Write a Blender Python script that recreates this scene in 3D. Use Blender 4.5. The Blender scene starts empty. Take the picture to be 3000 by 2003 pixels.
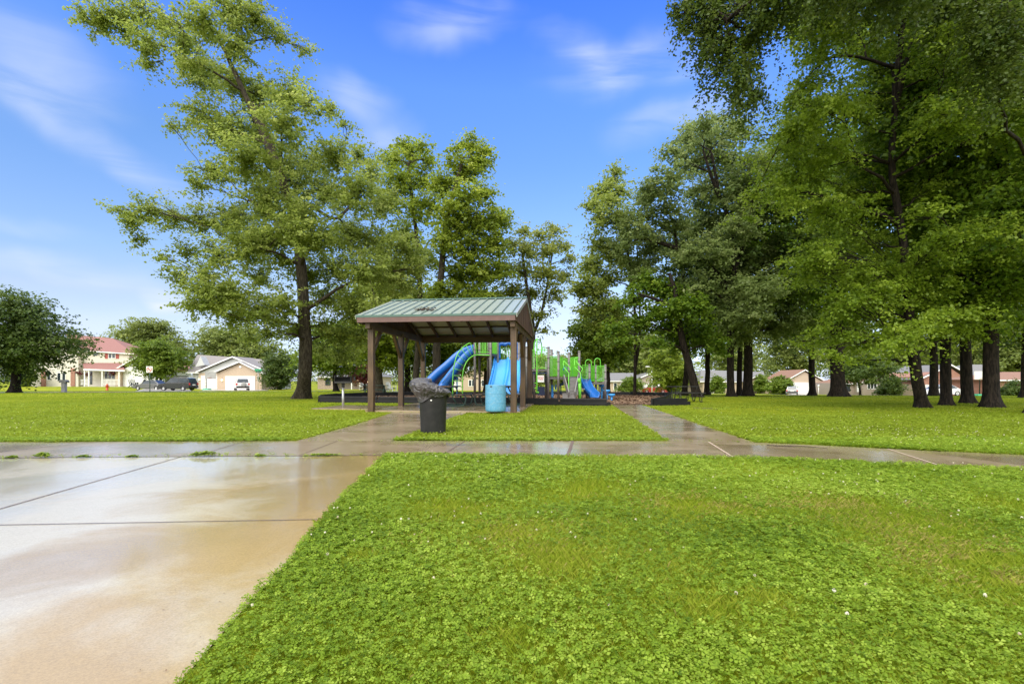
FILL_CLOUD_COL = (10.5, 10.6, 10.5)
WISP_COL = (4.4, 4.75, 5.6)
BACK_FILL_CLOUD, OVER_FILL_CLOUD = .95, .95
SUN_E, SUN_ANG, EXPO = 1.7, 45.0, 1.03
def _w(px, py, rx, ry, rot, st):      # photo pixels -> compass direction of the streak
    import math
    a = math.atan((px - 1500) / 1500); e = math.atan((1115.4 - py) / 1500 * math.cos(a)); k = 57.3
    return (a * k, e * k, rx / 1500 * k * math.cos(a) ** 2 * 1.0, ry / 1500 * k * math.cos(a), rot, st)
WISPS = [_w(1320, 66, 240, 75, 2, .42), _w(1850, 185, 360, 95, 6, .42), _w(1720, 150, 240, 80, -16, .32), _w(80, 160, 460, 200, -10, .42), _w(300, 430, 560, 75, -24, .42), _w(200, 785, 460, 60, -8, .5), _w(60, 640, 320, 50, -6, .3),
         _w(505, 880, 95, 48, -4, .9), _w(1050, 268, 170, 60, -5, .45), _w(1130, 385, 150, 80, 0, .4), _w(2000, 330, 300, 80, 6, .35), _w(1500, 980, 900, 130, 0, .4), _w(300, 960, 600, 90, 0, .35)]
import bpy, math, random
import numpy as np
from mathutils import Vector, Matrix
R = math.radians
random.seed(7)
RNG = np.random.default_rng(11)
scene = bpy.context.scene
COL = scene.collection

# ---------------------------------------------------------------- camera facts
FPX, CX, HOR, CAMH = 1500.0, 1500.0, 1115.4, 1.03

def sstep(t):
    t = np.clip(t, 0.0, 1.0)
    return t * t * (3 - 2 * t)

def terrain(x, y):
    s = sstep((y - 24) / 70.0)
    side = sstep((x + 30) / 80.0)
    z = -s * (0.38 + 1.05 * side)
    z = z + 0.42 * sstep((y - 68) / 14.0) * sstep((-x - 46) / 12.0)
    return z

def TZ(x, y):
    return float(terrain(np.float64(x), np.float64(y)))

def G(px, py):
    """ground point seen at photo pixel (px,py)"""
    Y = 1.03 * FPX / (py - HOR)
    for _ in range(40):
        X = (px - CX) / FPX * Y
        Yn = (CAMH - TZ(X, Y)) * FPX / (py - HOR)
        Y = Y + 0.5 * (Yn - Y)
    X = (px - CX) / FPX * Y
    return Vector((X, Y, TZ(X, Y)))

def P(px, py, Y):
    return Vector(((px - CX) / FPX * Y, Y, CAMH + (HOR - py) / FPX * Y))

def ON(px, Y):
    X = (px - CX) / FPX * Y
    return Vector((X, Y, TZ(X, Y)))

# ---------------------------------------------------------------- materials
MATS = {}
def nd(nt, t, **kw):
    n = nt.nodes.new(t)
    for k, v in kw.items():
        setattr(n, k, v)
    return n

def pmat(name, col, rough=0.6, metal=0.0, spec=0.5, var=0.12, scale=6.0, bump=0.0, bscale=40.0, emit=None, estr=0.0, coat=0.0, trans=0.0, dirt=None, dscale=2.0, damt=0.5):
    """principled material with procedural noise variation"""
    m = bpy.data.materials.new(name); m.use_nodes = True
    nt = m.node_tree; b = nt.nodes['Principled BSDF']; L = nt.links
    tc = nd(nt, 'ShaderNodeTexCoord')
    nz = nd(nt, 'ShaderNodeTexNoise'); nz.inputs['Scale'].default_value = scale; nz.inputs['Detail'].default_value = 6
    L.new(tc.outputs['Object'], nz.inputs['Vector'])
    mx = nd(nt, 'ShaderNodeMix', data_type='RGBA')
    lo = [c * (1 - var) for c in col[:3]] + [1]; hi = [min(1, c * (1 + var)) for c in col[:3]] + [1]
    mx.inputs[6].default_value = lo; mx.inputs[7].default_value = hi
    rp = nd(nt, 'ShaderNodeMapRange'); rp.inputs[1].default_value = 0.3; rp.inputs[2].default_value = 0.7
    L.new(nz.outputs['Fac'], rp.inputs[0]); L.new(rp.outputs[0], mx.inputs[0])
    out = mx.outputs[2]
    if dirt:
        n2 = nd(nt, 'ShaderNodeTexNoise'); n2.inputs['Scale'].default_value = dscale; n2.inputs['Detail'].default_value = 8; n2.inputs['Roughness'].default_value = .65
        L.new(tc.outputs['Object'], n2.inputs['Vector'])
        r2 = nd(nt, 'ShaderNodeMapRange'); r2.inputs[1].default_value = .45; r2.inputs[2].default_value = .75; r2.inputs[4].default_value = damt
        L.new(n2.outputs['Fac'], r2.inputs[0])
        m2 = nd(nt, 'ShaderNodeMix', data_type='RGBA'); m2.inputs[7].default_value = (*dirt, 1)
        L.new(r2.outputs[0], m2.inputs[0]); L.new(out, m2.inputs[6]); out = m2.outputs[2]
    L.new(out, b.inputs['Base Color'])
    b.inputs['Roughness'].default_value = rough; b.inputs['Metallic'].default_value = metal
    b.inputs['Specular IOR Level'].default_value = spec; b.inputs['Coat Weight'].default_value = coat
    b.inputs['Coat Roughness'].default_value = .08
    if emit:
        b.inputs['Emission Color'].default_value = (*emit, 1); b.inputs['Emission Strength'].default_value = estr
    if bump:
        n3 = nd(nt, 'ShaderNodeTexNoise'); n3.inputs['Scale'].default_value = bscale; n3.inputs['Detail'].default_value = 5
        L.new(tc.outputs['Object'], n3.inputs['Vector'])
        bp = nd(nt, 'ShaderNodeBump'); bp.inputs['Strength'].default_value = bump; bp.inputs['Distance'].default_value = .02
        L.new(n3.outputs['Fac'], bp.inputs['Height']); L.new(bp.outputs[0], b.inputs['Normal'])
    MATS[name] = m
    return m

def wood_mat(name, a, b_, rough=.55, stretch=(18, 18, 1.2)):
    m = bpy.data.materials.new(name); m.use_nodes = True
    nt = m.node_tree; b = nt.nodes['Principled BSDF']; L = nt.links
    tc = nd(nt, 'ShaderNodeTexCoord'); mp = nd(nt, 'ShaderNodeMapping'); mp.inputs['Scale'].default_value = stretch
    L.new(tc.outputs['Object'], mp.inputs['Vector'])
    nz = nd(nt, 'ShaderNodeTexNoise'); nz.inputs['Scale'].default_value = 1.6; nz.inputs['Detail'].default_value = 8; nz.inputs['Roughness'].default_value = .6
    L.new(mp.outputs[0], nz.inputs['Vector'])
    n2 = nd(nt, 'ShaderNodeTexNoise'); n2.inputs['Scale'].default_value = 1.3; n2.inputs['Detail'].default_value = 4
    L.new(tc.outputs['Object'], n2.inputs['Vector'])
    ad = nd(nt, 'ShaderNodeMath', operation='ADD'); L.new(nz.outputs['Fac'], ad.inputs[0]); L.new(n2.outputs['Fac'], ad.inputs[1])
    cr = nd(nt, 'ShaderNodeValToRGB'); e = cr.color_ramp.elements
    dv = nd(nt, 'ShaderNodeMath', operation='MULTIPLY'); dv.inputs[1].default_value = .5; L.new(ad.outputs[0], dv.inputs[0])
    e[0].position = .38; e[0].color = (*a, 1); e[1].position = .62; e[1].color = (*b_, 1)
    L.new(dv.outputs[0], cr.inputs[0]); L.new(cr.outputs[0], b.inputs['Base Color'])
    b.inputs['Roughness'].default_value = rough
    bp = nd(nt, 'ShaderNodeBump'); bp.inputs['Strength'].default_value = .35; bp.inputs['Distance'].default_value = .01
    L.new(nz.outputs['Fac'], bp.inputs['Height']); L.new(bp.outputs[0], b.inputs['Normal'])
    MATS[name] = m
    return m

def leaf_mat(name, dark, mid, light, transl=.4, rough=.45, spec=.3):
    m = bpy.data.materials.new(name); m.use_nodes = True
    nt = m.node_tree; b = nt.nodes['Principled BSDF']; L = nt.links; out = nt.nodes['Material Output']
    at = nd(nt, 'ShaderNodeAttribute', attribute_name='tint')
    cr = nd(nt, 'ShaderNodeValToRGB'); e = cr.color_ramp.elements
    e[0].position = 0.0; e[0].color = (*dark, 1); e[1].position = 1.0; e[1].color = (*light, 1)
    k = cr.color_ramp.elements.new(.5); k.color = (*mid, 1)
    L.new(at.outputs['Fac'], cr.inputs[0]); L.new(cr.outputs[0], b.inputs['Base Color'])
    b.inputs['Roughness'].default_value = rough; b.inputs['Specular IOR Level'].default_value = spec
    tr = nd(nt, 'ShaderNodeBsdfTranslucent')
    hs = nd(nt, 'ShaderNodeHueSaturation'); hs.inputs['Value'].default_value = 1.7; hs.inputs['Hue'].default_value = .49
    L.new(cr.outputs[0], hs.inputs['Color']); L.new(hs.outputs[0], tr.inputs['Color'])
    mx = nd(nt, 'ShaderNodeMixShader'); mx.inputs[0].default_value = transl
    L.new(b.outputs[0], mx.inputs[1]); L.new(tr.outputs[0], mx.inputs[2]); L.new(mx.outputs[0], out.inputs['Surface'])
    MATS[name] = m
    return m

# ---------------------------------------------------------------- mesh builder
class MB:
    def __init__(s): s.v = []; s.f = []; s.sm = []
    def add(s, vs, fs, smooth=False):
        o = len(s.v); s.v += [tuple(p) for p in vs]
        for f in fs: s.f.append(tuple(i + o for i in f)); s.sm.append(smooth)
        return s
    def box(s, c, d, rz=0.0, top=1.0):
        x, y, z = d[0] / 2, d[1] / 2, d[2] / 2
        ca, sa = math.cos(rz), math.sin(rz); vs = []
        for k in (-1, 1):
            t = top if k > 0 else 1
            for (a, b) in ((-1, -1), (1, -1), (1, 1), (-1, 1)):
                px, py = a * x * t, b * y * t
                vs.append((c[0] + px * ca - py * sa, c[1] + px * sa + py * ca, c[2] + k * z))
        return s.add(vs, [(3, 2, 1, 0), (4, 5, 6, 7), (0, 1, 5, 4), (1, 2, 6, 5), (2, 3, 7, 6), (3, 0, 4, 7)])
    def b2(s, a, b):
        return s.box([(a[i] + b[i]) / 2 for i in range(3)], [abs(b[i] - a[i]) for i in range(3)])
    def bar(s, p0, p1, w, h, up=(0, 0, 1)):
        p0, p1 = Vector(p0), Vector(p1); d = (p1 - p0).normalized(); u = Vector(up)
        if abs(d.dot(u)) > .98: u = Vector((0, 1, 0))
        x = d.cross(u).normalized(); z = x.cross(d).normalized(); vs = []
        for p in (p0, p1):
            for (a, b) in ((-1, -1), (1, -1), (1, 1), (-1, 1)): vs.append(p + x * a * w / 2 + z * b * h / 2)
        return s.add(vs, [(0, 1, 2, 3), (7, 6, 5, 4), (1, 0, 4, 5), (2, 1, 5, 6), (3, 2, 6, 7), (0, 3, 7, 4)])
    def tube(s, path, rad, n=8, cap=True):
        path = [Vector(p) for p in path]; m = len(path)
        if not hasattr(rad, '__len__'): rad = [rad] * m
        vs = []; ref = None
        for i, p in enumerate(path):
            d = (path[min(i + 1, m - 1)] - path[max(i - 1, 0)])
            if d.length < 1e-9: d = Vector((0, 0, 1))
            d.normalize()
            if ref is None:
                ref = Vector((1, 0, 0)) if abs(d.x) < .8 else Vector((0, 1, 0))
            x = (ref - d * ref.dot(d)).normalized(); ref = x; y = d.cross(x)
            for k in range(n):
                a = 2 * math.pi * k / n
                vs.append(p + (x * math.cos(a) + y * math.sin(a)) * rad[i])
        fs = [(i * n + k, i * n + (k + 1) % n, (i + 1) * n + (k + 1) % n, (i + 1) * n + k) for i in range(m - 1) for k in range(n)]
        s.add(vs, fs, True)
        if cap:
            o = len(s.v) - m * n
            s.f.append(tuple(o + k for k in reversed(range(n)))); s.sm.append(False)
            s.f.append(tuple(o + (m - 1) * n + k for k in range(n))); s.sm.append(False)
        return s
    def lathe(s, prof, c=(0, 0, 0), n=24, smooth=True):
        m = len(prof); vs = [(c[0] + r * math.cos(2 * math.pi * k / n), c[1] + r * math.sin(2 * math.pi * k / n), c[2] + z) for (r, z) in prof for k in range(n)]
        fs = [(i * n + k, i * n + (k + 1) % n, (i + 1) * n + (k + 1) % n, (i + 1) * n + k) for i in range(m - 1) for k in range(n)]
        s.add(vs, fs, smooth); o = len(s.v) - m * n
        if prof[0][0] > 1e-4: s.f.append(tuple(o + k for k in reversed(range(n)))); s.sm.append(False)
        if prof[-1][0] > 1e-4: s.f.append(tuple(o + (m - 1) * n + k for k in range(n))); s.sm.append(False)
        return s
    def prism(s, poly, y0, y1, axis='y'):
        """extrude a closed 2-D outline: axis y -> (x,z) outline, axis x -> (y,z), axis z -> (x,y)"""
        n = len(poly)
        def mk(p, t):
            return (p[0], t, p[1]) if axis == 'y' else ((t, p[0], p[1]) if axis == 'x' else (p[0], p[1], t))
        vs = [mk(p, y0) for p in poly] + [mk(p, y1) for p in poly]
        fs = [tuple(range(n)), tuple(reversed(range(n, 2 * n)))] + [(i, i + n, (i + 1) % n + n, (i + 1) % n) for i in range(n)]
        return s.add(vs, fs)
    def sphere(s, c, r, n=12, m=8):
        if not hasattr(r, '__len__'): r = (r, r, r)
        prof = []
        vs = [(c[0] + r[0] * math.sin(math.pi * i / m) * math.cos(2 * math.pi * k / n), c[1] + r[1] * math.sin(math.pi * i / m) * math.sin(2 * math.pi * k / n), c[2] - r[2] * math.cos(math.pi * i / m)) for i in range(m + 1) for k in range(n)]
        fs = [(i * n + k, i * n + (k + 1) % n, (i + 1) * n + (k + 1) % n, (i + 1) * n + k) for i in range(m) for k in range(n)]
        return s.add(vs, fs, True)
    def build(s, name, mat, parent=None, off=None, bevel=0.0, fix=True):
        me = bpy.data.meshes.new(name)
        vs = s.v if off is None else [(p[0] - off[0], p[1] - off[1], p[2] - off[2]) for p in s.v]
        me.from_pydata(vs, [], s.f); me.update()
        me.polygons.foreach_set('use_smooth', s.sm)
        if fix:
            import bmesh
            bm = bmesh.new(); bm.from_mesh(me); bmesh.ops.recalc_face_normals(bm, faces=bm.faces); bm.to_mesh(me); bm.free()
        me.materials.append(MATS[mat] if isinstance(mat, str) else mat)
        o = bpy.data.objects.new(name, me); COL.objects.link(o)
        if parent is not None: o.parent = parent
        if bevel:
            md = o.modifiers.new('edge', 'BEVEL'); md.width = bevel; md.segments = 2; md.limit_method = 'ANGLE'
        return o

def npmesh(name, verts, faces, mat, parent=None, tint=None, loc=None):
    """verts (N,3), faces (M,k) numpy"""
    me = bpy.data.meshes.new(name); k = faces.shape[1]
    me.vertices.add(len(verts)); me.vertices.foreach_set('co', np.ascontiguousarray(verts, dtype=np.float32).ravel())
    me.loops.add(faces.size); me.loops.foreach_set('vertex_index', np.ascontiguousarray(faces, dtype=np.int32).ravel())
    me.polygons.add(len(faces)); me.polygons.foreach_set('loop_start', np.arange(0, faces.size, k, dtype=np.int32))
    if tint is not None:
        a = me.attributes.new('tint', 'FLOAT', 'POINT'); a.data.foreach_set('value', np.ascontiguousarray(tint, dtype=np.float32))
    me.update(calc_edges=True); me.validate()
    me.materials.append(MATS[mat] if isinstance(mat, str) else mat)
    o = bpy.data.objects.new(name, me); COL.objects.link(o)
    if parent is not None: o.parent = parent
    if loc is not None: o.location = loc
    return o

def tag(o, label=None, cat=None, group=None, kind=None):
    if label: o['label'] = label
    if cat: o['category'] = cat
    if group: o['group'] = group
    if kind: o['kind'] = kind
    return o

def thing(name, loc, label, cat, group=None, rz=0.0):
    o = bpy.data.objects.new(name, None); o.empty_display_size = .2; COL.objects.link(o)
    o.location = loc; o.rotation_euler = (0, 0, rz)
    return tag(o, label, cat, group)

def dup(root, loc, rz, label, group=None, scale=None):
    r = root.copy(); COL.objects.link(r); r.location = loc; r.rotation_euler = (0, 0, rz); r['label'] = label
    if group: r['group'] = group
    if scale is not None: r.scale = scale if hasattr(scale, '__len__') else (scale,) * 3
    for ch in list(root.children):
        c = ch.copy(); COL.objects.link(c); c.parent = r
        for g in ch.children:
            d = g.copy(); COL.objects.link(d); d.parent = c
    return r

def lerp(a, b, t): return a + (b - a) * t
def bez(p0, p1, p2, n):
    return [p0 * (1 - t) ** 2 + p1 * 2 * t * (1 - t) + p2 * t * t for t in [i / n for i in range(n + 1)]]
def smoothpath(pts, n=6):
    """Catmull-Rom through points"""
    pts = [Vector(p) for p in pts]; out = []
    for i in range(len(pts) - 1):
        a = pts[max(i - 1, 0)]; b = pts[i]; c = pts[i + 1]; d = pts[min(i + 2, len(pts) - 1)]
        for k in range(n):
            t = k / n
            out.append(.5 * ((2 * b) + (c - a) * t + (2 * a - 5 * b + 4 * c - d) * t * t + (3 * b - a - 3 * c + d) * t ** 3))
    out.append(pts[-1]); return out

# palette -------------------------------------------------------------------
wood_mat('post_wood', (.036, .019, .008), (.112, .064, .026), .5)
wood_mat('beam_wood', (.034, .018, .008), (.092, .052, .023), .6, (1.2, 18, 18))
wood_mat('siding_wood', (.05, .022, .017), (.11, .052, .04), .6, (14, 14, 1))
wood_mat('table_wood', (.10, .055, .035), (.2, .12, .08), .4, (1, 18, 18))
pmat('fascia', (.115, .06, .05), .5, var=.15)
pmat('roof_metal', (.41, .47, .42), .25, metal=.3, var=.12, scale=1.2, dirt=(.25, .30, .255), dscale=1.2, damt=.6)
def rib_shadow_lines():  # rib shadow lines and lap edges painted in as dark green stripes
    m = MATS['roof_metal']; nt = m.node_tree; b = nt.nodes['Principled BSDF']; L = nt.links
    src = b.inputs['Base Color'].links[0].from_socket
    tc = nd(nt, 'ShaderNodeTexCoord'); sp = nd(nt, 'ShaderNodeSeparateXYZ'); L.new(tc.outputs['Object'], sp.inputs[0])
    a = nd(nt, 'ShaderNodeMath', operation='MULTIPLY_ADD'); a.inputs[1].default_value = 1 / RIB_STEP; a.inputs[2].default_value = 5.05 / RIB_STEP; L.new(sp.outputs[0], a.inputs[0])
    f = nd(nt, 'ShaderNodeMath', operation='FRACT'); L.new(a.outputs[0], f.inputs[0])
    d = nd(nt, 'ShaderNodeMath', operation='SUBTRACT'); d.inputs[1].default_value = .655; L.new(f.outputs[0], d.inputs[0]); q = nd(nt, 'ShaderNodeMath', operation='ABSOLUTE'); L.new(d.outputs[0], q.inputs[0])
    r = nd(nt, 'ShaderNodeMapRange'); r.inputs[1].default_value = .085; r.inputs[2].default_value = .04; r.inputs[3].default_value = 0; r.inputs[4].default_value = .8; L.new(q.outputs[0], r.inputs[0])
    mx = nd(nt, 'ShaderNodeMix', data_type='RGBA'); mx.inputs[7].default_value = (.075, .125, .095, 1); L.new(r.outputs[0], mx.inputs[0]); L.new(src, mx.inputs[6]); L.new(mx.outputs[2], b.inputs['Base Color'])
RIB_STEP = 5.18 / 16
rib_shadow_lines()
pmat('roof_trim', (.055, .115, .09), .35, var=.1)
pmat('roof_under', (.42, .45, .42), .5, var=.12, scale=2, dirt=(.25, .22, .16), damt=.5)
pmat('black_plastic', (.013, .013, .0125), .5, spec=.3, var=.3, scale=9, dirt=(.04, .037, .032), dscale=7, damt=.45, bump=.15, bscale=60)
pmat('bag_plastic', (.048, .044, .047), .36, spec=.7, var=.2, scale=12)
pmat('border_plastic', (.007, .007, .008), .5, spec=.25, var=.3, scale=5, dirt=(.022, .022, .022), damt=.4, bump=.2, bscale=30)
pmat('barrel_blue', (.085, .29, .46), .5, var=.16, scale=22, dirt=(.24, .40, .48), dscale=13, damt=.55)
pmat('dark_hole', (.02, .05, .08), .6)
pmat('galvanised', (.42, .43, .43), .4, metal=.6, var=.15)
pmat('grill_black', (.018, .017, .017), .55, var=.3, bump=.3)
pmat('table_green', (.012, .045, .035), .35, var=.2)
pmat('play_blue', (.008, .115, .43), .34, var=.08, scale=2)
pmat('play_light_blue', (.06, .36, .86), .3, var=.06, scale=2)
pmat('play_green', (.14, .52, .04), .32, var=.07, scale=2)
pmat('play_gray', (.17, .155, .15), .45, var=.12, scale=6)
pmat('play_deck', (.10, .095, .09), .6, var=.2, scale=9)
pmat('play_step', (.21, .20, .195), .55, var=.12, scale=5)
pmat('play_navy', (.008, .02, .07), .4)
pmat('sign_white', (.78, .78, .76), .4, var=.03)
pmat('sign_red', (.55, .02, .02), .4, var=.05)
pmat('sign_black', (.02, .02, .02), .4)
pmat('sign_green', (.02, .30, .14), .4, var=.08)
pmat('siding_cream', (.66, .60, .48), .6, var=.05)
pmat('siding_white', (.72, .71, .68), .6, var=.04)
pmat('siding_gray', (.52, .53, .53), .6, var=.05)
pmat('siding_tan', (.48, .38, .29), .65, var=.08)
pmat('siding_taupe', (.36, .30, .25), .65, var=.08)
pmat('trim_white', (.80, .80, .78), .45, var=.03)
pmat('door_white', (.78, .78, .78), .4, var=.03)
pmat('shingle_red', (.25, .118, .105), .75, var=.3, scale=22, bump=.3)
pmat('shingle_gray', (.22, .20, .195), .75, var=.25, scale=22, bump=.3)
pmat('shingle_light', (.17, .167, .17), .75, var=.2, scale=22, bump=.3)
pmat('shingle_brown', (.24, .13, .085), .75, var=.25, scale=22, bump=.3)
pmat('window_glass', (.03, .04, .05), .08, spec=.8, var=.3, scale=1)
pmat('shutter_red', (.30, .05, .035), .5)
pmat('lamp_glow', (.9, .75, .5), .4, emit=(1, .72, .38), estr=6)
pmat('tyre', (.018, .018, .018), .7)
pmat('rim_silver', (.5, .5, .5), .3, metal=.7)
pmat('car_black', (.010, .011, .013), .18, coat=.6, var=.1)
pmat('car_gray', (.12, .12, .125), .22, metal=.3, coat=.6, var=.1)
pmat('car_white', (.68, .68, .68), .25, coat=.5, var=.03)
pmat('car_red', (.26, .025, .015), .22, coat=.6, var=.1)
pmat('car_silver', (.34, .35, .36), .25, metal=.4, coat=.6, var=.06)
pmat('car_dark', (.05, .053, .06), .22, coat=.6, var=.1)
pmat('tail_red', (.5, .02, .01), .25)
pmat('head_lamp', (.75, .76, .78), .15)
pmat('hydrant_red', (.46, .06, .012), .4, var=.1)
pmat('chair_navy', (.03, .035, .05), .5)
pmat('chair_white', (.75, .75, .74), .5)
pmat('fence_gray', (.30, .30, .29), .7, var=.15, scale=3)
pmat('fence_brown', (.12, .08, .06), .7, var=.2, scale=3)
pmat('stone_tan', (.38, .30, .23), .75, var=.3, scale=5, bump=.3, bscale=8)
pmat('twig_bark', (.06, .04, .03), .7, var=.2)

def brick_mat(name, a, b_, mortar, sc=4.0):
    m = bpy.data.materials.new(name); m.use_nodes = True
    nt = m.node_tree; b = nt.nodes['Principled BSDF']; L = nt.links
    tc = nd(nt, 'ShaderNodeTexCoord'); mp = nd(nt, 'ShaderNodeMapping'); mp.inputs['Rotation'].default_value = (R(90), 0, 0)
    L.new(tc.outputs['Object'], mp.inputs['Vector'])
    br = nd(nt, 'ShaderNodeTexBrick'); br.inputs['Color1'].default_value = (*a, 1); br.inputs['Color2'].default_value = (*b_, 1); br.inputs['Mortar'].default_value = (*mortar, 1)
    br.inputs['Scale'].default_value = sc; br.inputs['Mortar Size'].default_value = .02
    L.new(mp.outputs[0], br.inputs['Vector']); L.new(br.outputs['Color'], b.inputs['Base Color']); b.inputs['Roughness'].default_value = .8
    MATS[name] = m
brick_mat('brick_red', (.25, .09, .055), (.34, .14, .085), (.36, .31, .27))
brick_mat('brick_tan', (.50, .37, .26), (.42, .31, .22), (.5, .45, .38))

def lap_mat(name, base):
    """horizontal lap siding"""
    m = pmat(name, base, .6, var=.05); nt = m.node_tree; b = nt.nodes['Principled BSDF']; L = nt.links
    tc = nd(nt, 'ShaderNodeTexCoord'); sp = nd(nt, 'ShaderNodeSeparateXYZ'); L.new(tc.outputs['Object'], sp.inputs[0])
    fr = nd(nt, 'ShaderNodeMath', operation='MULTIPLY'); fr.inputs[1].default_value = 5; L.new(sp.outputs[2], fr.inputs[0])
    f2 = nd(nt, 'ShaderNodeMath', operation='FRACT'); L.new(fr.outputs[0], f2.inputs[0])
    bp = nd(nt, 'ShaderNodeBump'); bp.inputs['Strength'].default_value = .6; bp.inputs['Distance'].default_value = .03
    L.new(f2.outputs[0], bp.inputs['Height']); L.new(bp.outputs[0], b.inputs['Normal'])
for k in ('siding_cream', 'siding_white', 'siding_gray', 'siding_tan', 'siding_taupe'):
    c = {'siding_cream': (.62, .585, .50), 'siding_white': (.72, .71, .68), 'siding_gray': (.52, .53, .53), 'siding_tan': (.48, .38, .29), 'siding_taupe': (.36, .30, .25)}[k]
    lap_mat(k, c)

leaf_mat('leaf_maple', (.11, .155, .026), (.215, .275, .052), (.36, .40, .115), .52)
leaf_mat('leaf_yellowgreen', (.105, .155, .016), (.205, .27, .028), (.34, .39, .065), .52)
leaf_mat('leaf_right', (.085, .145, .012), (.17, .25, .020), (.28, .36, .05), .5)
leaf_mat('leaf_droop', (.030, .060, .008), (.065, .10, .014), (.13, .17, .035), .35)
leaf_mat('leaf_deep', (.055, .115, .009), (.12, .20, .016), (.22, .30, .035), .48)
leaf_mat('leaf_oak', (.10, .145, .042), (.18, .24, .07), (.29, .33, .13), .48)
leaf_mat('leaf_dark', (.035, .07, .014), (.08, .125, .022), (.15, .2, .04))
leaf_mat('leaf_far', (.13, .17, .04), (.20, .25, .06), (.30, .34, .10))
leaf_mat('leaf_maroon', (.09, .02, .02), (.16, .045, .04), (.24, .09, .07))
leaf_mat('leaf_bush', (.07, .125, .012), (.15, .22, .022), (.25, .32, .05))
leaf_mat('clover_far', (.125, .178, .014), (.205, .275, .022), (.29, .37, .05), .35, .6, .1)
leaf_mat('clover_leaf', (.072, .138, .009), (.200, .30, .021), (.36, .46, .07), .35, .5, .18)
leaf_mat('grass_blade', (.11, .18, .010), (.215, .285, .020), (.35, .37, .05), .35, .6, .1)
leaf_mat('flower_white', (.46, .39, .24), (.62, .57, .42), (.72, .69, .58), .3, .6)
leaf_mat('chip_wood', (.10, .06, .036), (.185, .115, .07), (.29, .195, .125), .0, .8)
leaf_mat('leaf_open', (.13, .165, .03), (.24, .28, .055), (.38, .40, .12), .55)
leaf_mat('dry_blade', (.24, .225, .05), (.33, .29, .08), (.44, .38, .14), .2, .7, .1)

def bark_mat(name, a, b_):
    m = bpy.data.materials.new(name); m.use_nodes = True
    nt = m.node_tree; b = nt.nodes['Principled BSDF']; L = nt.links
    tc = nd(nt, 'ShaderNodeTexCoord'); mp = nd(nt, 'ShaderNodeMapping'); mp.inputs['Scale'].default_value = (9, 9, 1.6)
    L.new(tc.outputs['Object'], mp.inputs['Vector'])
    nz = nd(nt, 'ShaderNodeTexNoise'); nz.inputs['Scale'].default_value = 1.8; nz.inputs['Detail'].default_value = 8; nz.inputs['Roughness'].default_value = .7
    L.new(mp.outputs[0], nz.inputs['Vector'])
    cr = nd(nt, 'ShaderNodeValToRGB'); e = cr.color_ramp.elements
    e[0].position = .42; e[0].color = (*a, 1); e[1].position = .66; e[1].color = (*b_, 1)
    L.new(nz.outputs['Fac'], cr.inputs[0]); L.new(cr.outputs[0], b.inputs['Base Color']); b.inputs['Roughness'].default_value = .85; b.inputs['Specular IOR Level'].default_value = .2
    bp = nd(nt, 'ShaderNodeBump'); bp.inputs['Strength'].default_value = .9; bp.inputs['Distance'].default_value = .05
    L.new(nz.outputs['Fac'], bp.inputs['Height']); L.new(bp.outputs[0], b.inputs['Normal'])
    MATS[name] = m
bark_mat('bark', (.024, .019, .013), (.095, .078, .054))
bark_mat('bark_dark', (.006, .0045, .0035), (.042, .031, .022))
# ================================================================ GROUND
def pip(poly, x, y):
    inside = np.zeros(x.shape, bool); n = len(poly)
    for i in range(n):
        x0, y0 = poly[i]; x1, y1 = poly[(i + 1) % n]
        if y0 == y1: continue
        c = ((y0 > y) != (y1 > y)) & (x < (x1 - x0) * (y - y0) / (y1 - y0) + x0)
        inside ^= c
    return inside

def wob(x, y, s, seed=0):
    """smooth pseudo-noise in about -1..1"""
    r = np.random.default_rng(seed); t = 0
    for k in range(7):
        a = r.uniform(0, 6.28); f = s * r.uniform(.55, 2.1); ph = r.uniform(0, 6.28)
        t = t + np.sin((x * np.cos(a) + y * np.sin(a)) * f + ph + 1.3 * np.sin((x * np.sin(a) - y * np.cos(a)) * f * .7 + ph * 2))
    return t / 4.0

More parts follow.
